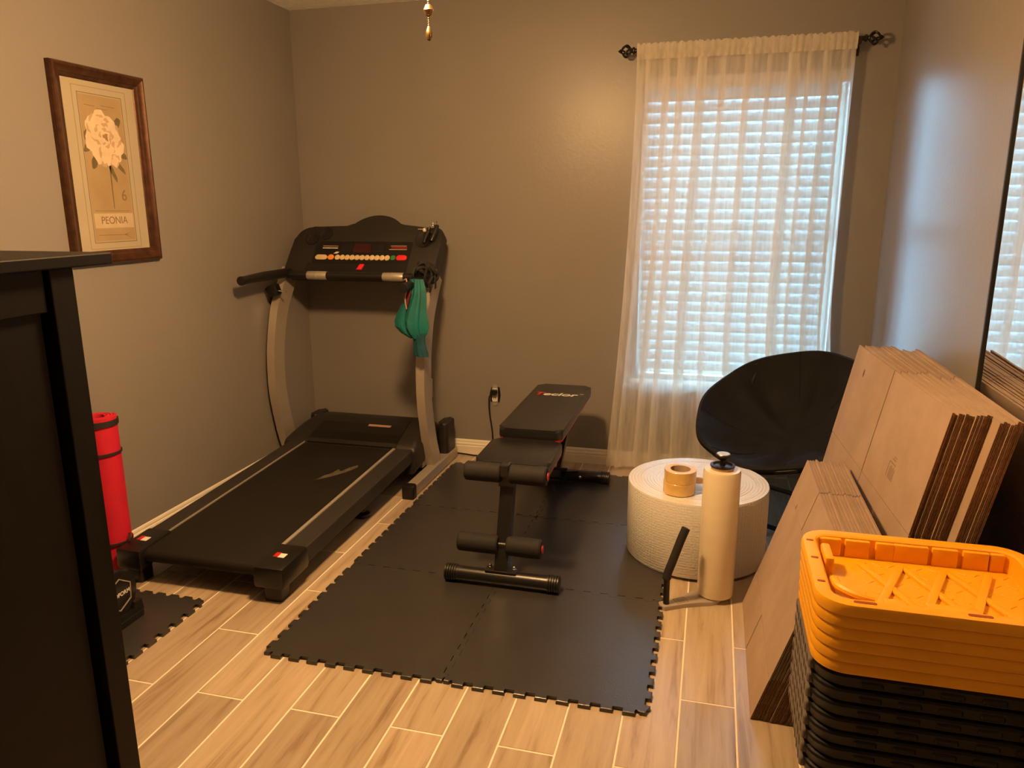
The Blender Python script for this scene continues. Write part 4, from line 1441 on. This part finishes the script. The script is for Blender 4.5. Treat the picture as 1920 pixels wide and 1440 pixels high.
ORD = ['front', 'second', 'third', 'fourth', 'fifth', 'sixth', 'seventh', 'eighth', 'ninth', 'tenth', 'eleventh', 'twelfth', 'thirteenth', 'fourteenth', 'fifteenth', 'sixteenth', 'seventeenth', 'eighteenth', 'nineteenth', 'twentieth']
sth, sn = 0.0062, 14
small = make_box(0.662, 0.588, 0.135, 0.352, sth, 'flattened_box', 0.002)
th0 = math.atan(0.318)
rj = random.Random(5)
sb_list = [small]+[copy_tree(small) for _ in range(sn-1)]
for i, r_ in enumerate(sb_list):
    lab = 'flattened smaller cardboard box, %s from the bubble wrap side of the shorter stack' % ('frontmost' if i == 0 else (ORD[i] if i < sn-1 else 'rearmost'))
    place(r_, 0.170+i*0.0082/math.cos(th0), 1.957+(rj.uniform(-0.004, 0.004) if i else 0), th0, 0.0, sth, lab, 'shorter stack of flattened boxes')
bth, bn = 0.0056, 19
big = make_box(0.955, 0.918, 0.34, 0.50, bth, 'flattened_box', 0.002)
tb0 = math.atan(0.197)
bb_list = [big]+[copy_tree(big) for _ in range(bn-1)]
for i, r_ in enumerate(bb_list):
    t = i/(bn-1)
    phi = math.radians(3.4+(0.3-3.4)*t)
    xl_ = 0.362+0.185*t           # floor position of the far end
    y0 = 2.015+0.004*rj.uniform(-1, 1)+(0.012 if i == 1 else 0)-(0.045 if i > 11 else 0)
    lab = 'flattened tall cardboard box, %s from the room side of the taller stack' % ('frontmost' if i == 0 else (ORD[i] if i < bn-1 else 'rearmost'))
    place(r_, xl_+0.955*math.sin(phi), y0, tb0, phi, bth, lab, 'taller stack of flattened boxes')


def mark_part(root, name, boxes, x=-0.0004):
    m_ = MB()
    for y0, y1, z0, z1 in boxes:
        m_.box(x, x+0.0006, y0, y1, z0, z1)
    o_ = bpy.data.objects.new(name, m_.mesh(name, 'ink'))
    col.objects.link(o_)
    o_.parent = root
    return o_


def lines_mark(y, z, s):
    b_ = [(y, y+0.010*s, z, z+0.0016*s), (y, y+0.010*s, z+0.0105*s, z+0.012*s), (y, y+0.0014*s, z, z+0.012*s), (y+0.0088*s, y+0.010*s, z, z+0.012*s)]
    return b_


st = []
yb_, zb_ = 0.235, 0.640
for k in range(5):
    st.append((yb_+k*0.0095, yb_+k*0.0095+0.0028, zb_, zb_+0.036+0.004*(k % 2)))
st += [(yb_+0.0, yb_+0.056, zb_+0.046, zb_+0.048), (yb_+0.055, yb_+0.0575, zb_+0.0, zb_+0.048), (yb_+0.012, yb_+0.040, zb_+0.058, zb_+0.0605), (yb_+0.008, yb_+0.034, zb_+0.066, zb_+0.0675)]
mark_part(big, 'printed_stamp', st)
mark_part(big, 'printed_mark', [(0.79, 0.806, 0.835, 0.851), (0.794, 0.802, 0.829, 0.857)])
mark_part(small, 'printed_mark', [(0.525, 0.535, 0.455, 0.465), (0.528, 0.532, 0.450, 0.470)])
mark_part(big, 'crease', [(0.499, 0.501, 0.34, 0.578)], -0.0001)

# ================================================================== totes and lids
LX0, LX1, LY0, LY1 = 0.243, 0.738, 1.502, 1.884
LCX, LCY = (LX0+LX1)/2, (LY0+LY1)/2
LZ = 0.622


def lid_ring(inset, z, r):
    return [(x, y, z) for x, y in rrect(LX0+inset, LX1-inset, LY0+inset, LY1-inset, max(0.012, r-inset), 8)]


PITCH = 0.0262


def make_lid(top):
    root = thing('tote_lid', 'x', 'lid', (LCX, LCY, LZ-0.05))
    m_ = MB()
    zt = LZ
    rings = [lid_ring(0.030, zt-0.0250, 0.055), lid_ring(0.0012, zt-0.0260, 0.068), lid_ring(0.0004, zt-0.0250, 0.07), lid_ring(0.0, zt-0.018, 0.07), lid_ring(0.0005, zt-0.008, 0.07), lid_ring(0.003, zt-0.002, 0.07), lid_ring(0.009, zt, 0.07), lid_ring(0.030, zt-0.001, 0.07), lid_ring(0.034, zt-0.004, 0.07), lid_ring(0.041, zt-0.048, 0.06)]
    m_.loft(rings, cap=False)
    bm = m_.bm
    bm.verts.ensure_lookup_table()
    n_ = len(rings[0])
    bm.faces.new([bm.verts[len(rings)*n_-n_+k] for k in range(n_)])
    m_.build('lid_shell', 'yellow', root, True, 28)
    if top:
        fz = LZ-0.048
        ix0, ix1, iy0, iy1 = LX0+0.045, LX1-0.045, LY0+0.045, LY1-0.045
        # diamond ribs on the recessed floor
        cxs = [ix0+0.085+(ix1-ix0-0.13)*k/3 for k in range(4)]
        for k in range(3):
            for s in (1, -1):
                mm = MB()
                a = Vector((cxs[k], LCY-s*0.115, 0))
                b = Vector((cxs[k+1], LCY+s*0.115, 0))
                d = (b-a)
                mm.box(0.006, d.length-0.006, -0.009, 0.009, 0, 0.010 if s > 0 else 0.0085, 0.003, 2, frame_matrix((a.x, a.y, fz-0.001), d, (-d.y, d.x, 0)))
                mm.build('rib', 'yellow', root, True)
        for kx in range(11):
            for ky in range(6):
                mm = MB()
                px_, py_ = ix0+0.095+kx*0.030, iy0+0.030+ky*0.046
                mm.box(-0.011, 0.011, -0.0020, 0.0020, 0, 0.0020, 0.0006, 1, Matrix.Translation((px_, py_, fz-0.0005)) @ Matrix.Rotation((1 if (kx+ky) % 2 else -1)*0.75, 4, 'Z'))
                mm.build('tread_bar', 'yellow', root, True)
        # pockets along the far wall, blocks along the near rim
        for fx, w_ in ((0.06, 0.050), (0.21, 0.055), (0.36, 0.040), (0.50, 0.075), (0.68, 0.055), (0.84, 0.055), (0.95, 0.030)):
            xx = ix0+(ix1-ix0)*fx
            MB().box(xx-w_/2, xx+w_/2, iy1-0.003, iy1+0.010, fz-0.001, LZ-0.005, 0.003).build('wall_buttress', 'yellow', root, True)
        for fx, w_ in ((0.27, 0.045), (0.53, 0.095), (0.83, 0.050)):
            xx = ix0+(ix1-ix0)*fx
            MB().box(xx-w_/2, xx+w_/2, iy0-0.006, iy0+0.018, fz-0.001, LZ-0.006, 0.004).build('wall_buttress', 'yellow', root, True)
        MB().box(ix0-0.004, ix0+0.016, LCY+0.02, LCY+0.105, fz, LZ+0.001, 0.005).build('latch_bar', 'yellow', root, True)
        MB().sweep(spline([(ix0+0.006, LCY-0.045, LZ-0.018), (ix0+0.012, LCY-0.085, LZ-0.016), (ix0+0.040, LCY-0.115, LZ-0.016), (ix0+0.075, LCY-0.125, LZ-0.018)], 5), 0.010, 10).build('latch_bar', 'yellow', root, True)
        MB().prism([(ix0+0.006, iy0+0.05), (ix0+0.070, iy0+0.02), (ix0+0.075, iy0+0.10), (ix0+0.045, iy1-0.11), (ix0+0.004, iy1-0.12)], fz-0.001, fz+0.010, 0.003, 1).build('raised_panel', 'yellow', root)
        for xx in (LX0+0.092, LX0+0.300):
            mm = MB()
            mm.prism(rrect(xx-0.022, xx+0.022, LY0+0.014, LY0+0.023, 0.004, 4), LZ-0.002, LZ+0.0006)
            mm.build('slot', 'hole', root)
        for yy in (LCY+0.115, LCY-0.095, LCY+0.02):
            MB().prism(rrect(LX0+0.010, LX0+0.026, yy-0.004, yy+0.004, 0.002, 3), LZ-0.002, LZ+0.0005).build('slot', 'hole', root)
    return root


NL = 6
lids = [make_lid(True)]
lower = make_lid(False)
lids.append(lower)
lids += [copy_tree(lower) for _ in range(NL-2)]
lo = ['topmost yellow tote lid with the ribbed recessed top in view', 'second yellow tote lid from the top of the stack', 'third yellow tote lid from the top of the stack', 'fourth yellow tote lid from the top of the stack', 'fifth yellow tote lid from the top of the stack', 'lowest yellow tote lid, directly on the black totes']
for i, r_ in enumerate(lids):
    s_ = 1-0.0035*i
    r_.location = (LCX, LCY, LZ-0.05-PITCH*i)
    r_.scale = (s_, s_, 1)
    r_['label'] = lo[i]
    r_['group'] = 'stacked yellow lids'
TZ = LZ-PITCH*(NL-1)-0.028           # rim height of the uppermost tote


def tote_ring(inset, z, r=0.06):
    return [(x, y, z) for x, y in rrect(LX0+inset, LX1-inset, LY0+inset, LY1-inset, r, 7)]


def make_tote(hb):
    root = thing('storage_tote', 'x', 'tote', (LCX, LCY, TZ-hb))
    m_ = MB()
    rg = [tote_ring(0.075, TZ-hb, 0.05), tote_ring(0.070, TZ-hb+0.006, 0.055), tote_ring(0.030, TZ-0.045, 0.06), tote_ring(0.016, TZ-0.0345, 0.06), tote_ring(0.013, TZ-0.032, 0.06), tote_ring(0.008, TZ-0.008, 0.06), tote_ring(0.010, TZ-0.003, 0.06), tote_ring(0.016, TZ, 0.06), tote_ring(0.026, TZ-0.003, 0.055), tote_ring(0.034, TZ-0.045, 0.055), tote_ring(0.073, TZ-hb+0.010, 0.05)]
    m_.loft(rg, cap=True)
    m_.build('tote_body', 'tote', root, True, 28)
    # end handle with its slots on the short side facing the room
    h_ = MB()
    h_.prism(rrect(-0.135, 0.135, -0.013, 0.013, 0.008, 4), 0.0, 0.010, 0.003, 1, frame_matrix((LX0+0.0125, LCY, TZ-0.018), (0, -1, 0), (0.0, 0, 1)))
    hh = h_.build('end_handle', 'tote_worn', root, True)
    for k in range(7):
        yy = LCY-0.105+0.035*k
        MB().box(LX0+0.0018, LX0+0.004, yy-0.005, yy+0.005, TZ-0.028, TZ-0.009).build('handle_slot', 'tote', hh)
    for k in range(5):
        xx = LX0+0.12+k*0.075
        MB().box(xx-0.022, xx+0.022, LY0+0.006, LY0+0.014, TZ-0.027, TZ-0.014, 0.003, 1).build('rim_rib', 'tote', root)
    return root


NTOT, TP = 8, 0.0350
HB = TZ-TP*(NTOT-1)
tote = make_tote(HB)
totes = [tote]+[copy_tree(tote) for _ in range(NTOT-1)]
tn = ['uppermost black storage tote, right under the yellow lids', 'second black storage tote down in the nested stack', 'third black storage tote down in the nested stack', 'fourth black storage tote down in the nested stack', 'fifth black storage tote down in the nested stack', 'sixth black storage tote down in the nested stack', 'seventh black storage tote down in the nested stack', 'lowest black storage tote, standing on the floor']
for i, r_ in enumerate(totes):
    r_.location = (LCX, LCY, TZ-HB-TP*i)
    r_['label'] = tn[i]
    r_['group'] = 'nested black totes'

# ================================================================== mirror on the right wall
mi = thing('wall_mirror', 'tall mirror with a thin black frame on the right wall', 'mirror', (XR, 1.9, 0.42))
my0, my1, mz0, mz1 = 1.42, 2.392, 0.44, 2.06
MB().box(XR-0.014, XR-0.002, my0+0.006, my1-0.006, mz0+0.006, mz1-0.006).build('glass', 'mirror', mi)
for a in ((my1-0.012, my1, mz0, mz1), (my0, my0+0.012, mz0, mz1), (my0+0.012, my1-0.012, mz0, mz0+0.012), (my0+0.012, my1-0.012, mz1-0.012, mz1)):
    MB().box(XR-0.020, XR-0.001, a[0], a[1], a[2], a[3], 0.002).build('frame', 'blackp', mi)

# ================================================================== ceiling fan with its lit bowl and pull chains
FX, FY = -0.85, 1.97
cf = thing('ceiling_fan', 'ceiling fan with lit glass bowl whose brass pull chains hang into view', 'ceiling fan', (FX, FY, 2.05))
MB().lathe([(0.07, H-0.0005), (0.07, H-0.02), (0.03, H-0.05), (0.014, H-0.055), (0.014, H-0.14)], (FX, FY, 0), 28).build('canopy', 'bronze', cf, True)
MB().lathe([(0.02, H-0.13), (0.09, H-0.14), (0.115, H-0.165), (0.115, H-0.215), (0.08, H-0.24), (0.05, H-0.25)], (FX, FY, 0), 36).build('motor', 'bronze', cf, True)
for k in range(5):
    R_ = Matrix.Translation((FX, FY, H-0.225)) @ Matrix.Rotation(2*PI*k/5+0.5, 4, 'Z') @ Matrix.Rotation(0.2, 4, 'X')
    b_ = MB().prism([(0.17, -0.05), (0.56, -0.068), (0.60, -0.05), (0.61, 0), (0.60, 0.05), (0.56, 0.068), (0.17, 0.05)], -0.004, 0.004, mat=R_).build('blade', 'fan_blade', cf)
    MB().prism([(0.08, -0.018), (0.24, -0.03), (0.24, 0.03), (0.08, 0.018)], 0.004, 0.010, mat=R_).build('blade_iron', 'bronze', b_)
MB().lathe([(0.055, H-0.25), (0.085, H-0.262), (0.10, H-0.300), (0.10, H-0.330)], (FX, FY, 0), 32).build('light_fitter', 'bronze', cf, True)
MB().lathe([(0.102, H-0.328), (0.116, H-0.345), (0.110, H-0.380), (0.085, H-0.408), (0.045, H-0.424), (0.0, H-0.428)], (FX, FY, 0), 40, cap=False).build('glass_bowl', 'lamp', cf, True)
for cx_, cy_, z_beads, z_end, nm in ((-0.757, 2.03, 1.905, 1.850, 'tear'),):
    m_ = MB()
    z = H-0.31
    while z > z_end+0.012:
        m_.lathe([(0.0003, -0.0022), (0.0016, -0.0015), (0.0022, 0), (0.0016, 0.0015), (0.0003, 0.0022)], (cx_, cy_, z), 8)
        z -= 0.0052
    tag(m_.build('bead_chain', 'goldchain', cf, True), kind='stuff')
    MB().lathe([(0.0005, -0.016), (0.008, -0.012), (0.0135, 0), (0.008, 0.012), (0.0005, 0.016)], (cx_, cy_, z_beads), 20).build('chain_medallion', 'goldchain', cf, True)
    MB().lathe([(0.0005, -0.020), (0.006, -0.017), (0.0088, -0.008), (0.008, 0.004), (0.0045, 0.012), (0.003, 0.016)], (cx_, cy_, z_end), 18).build('chain_pull', 'goldchain', cf, True)
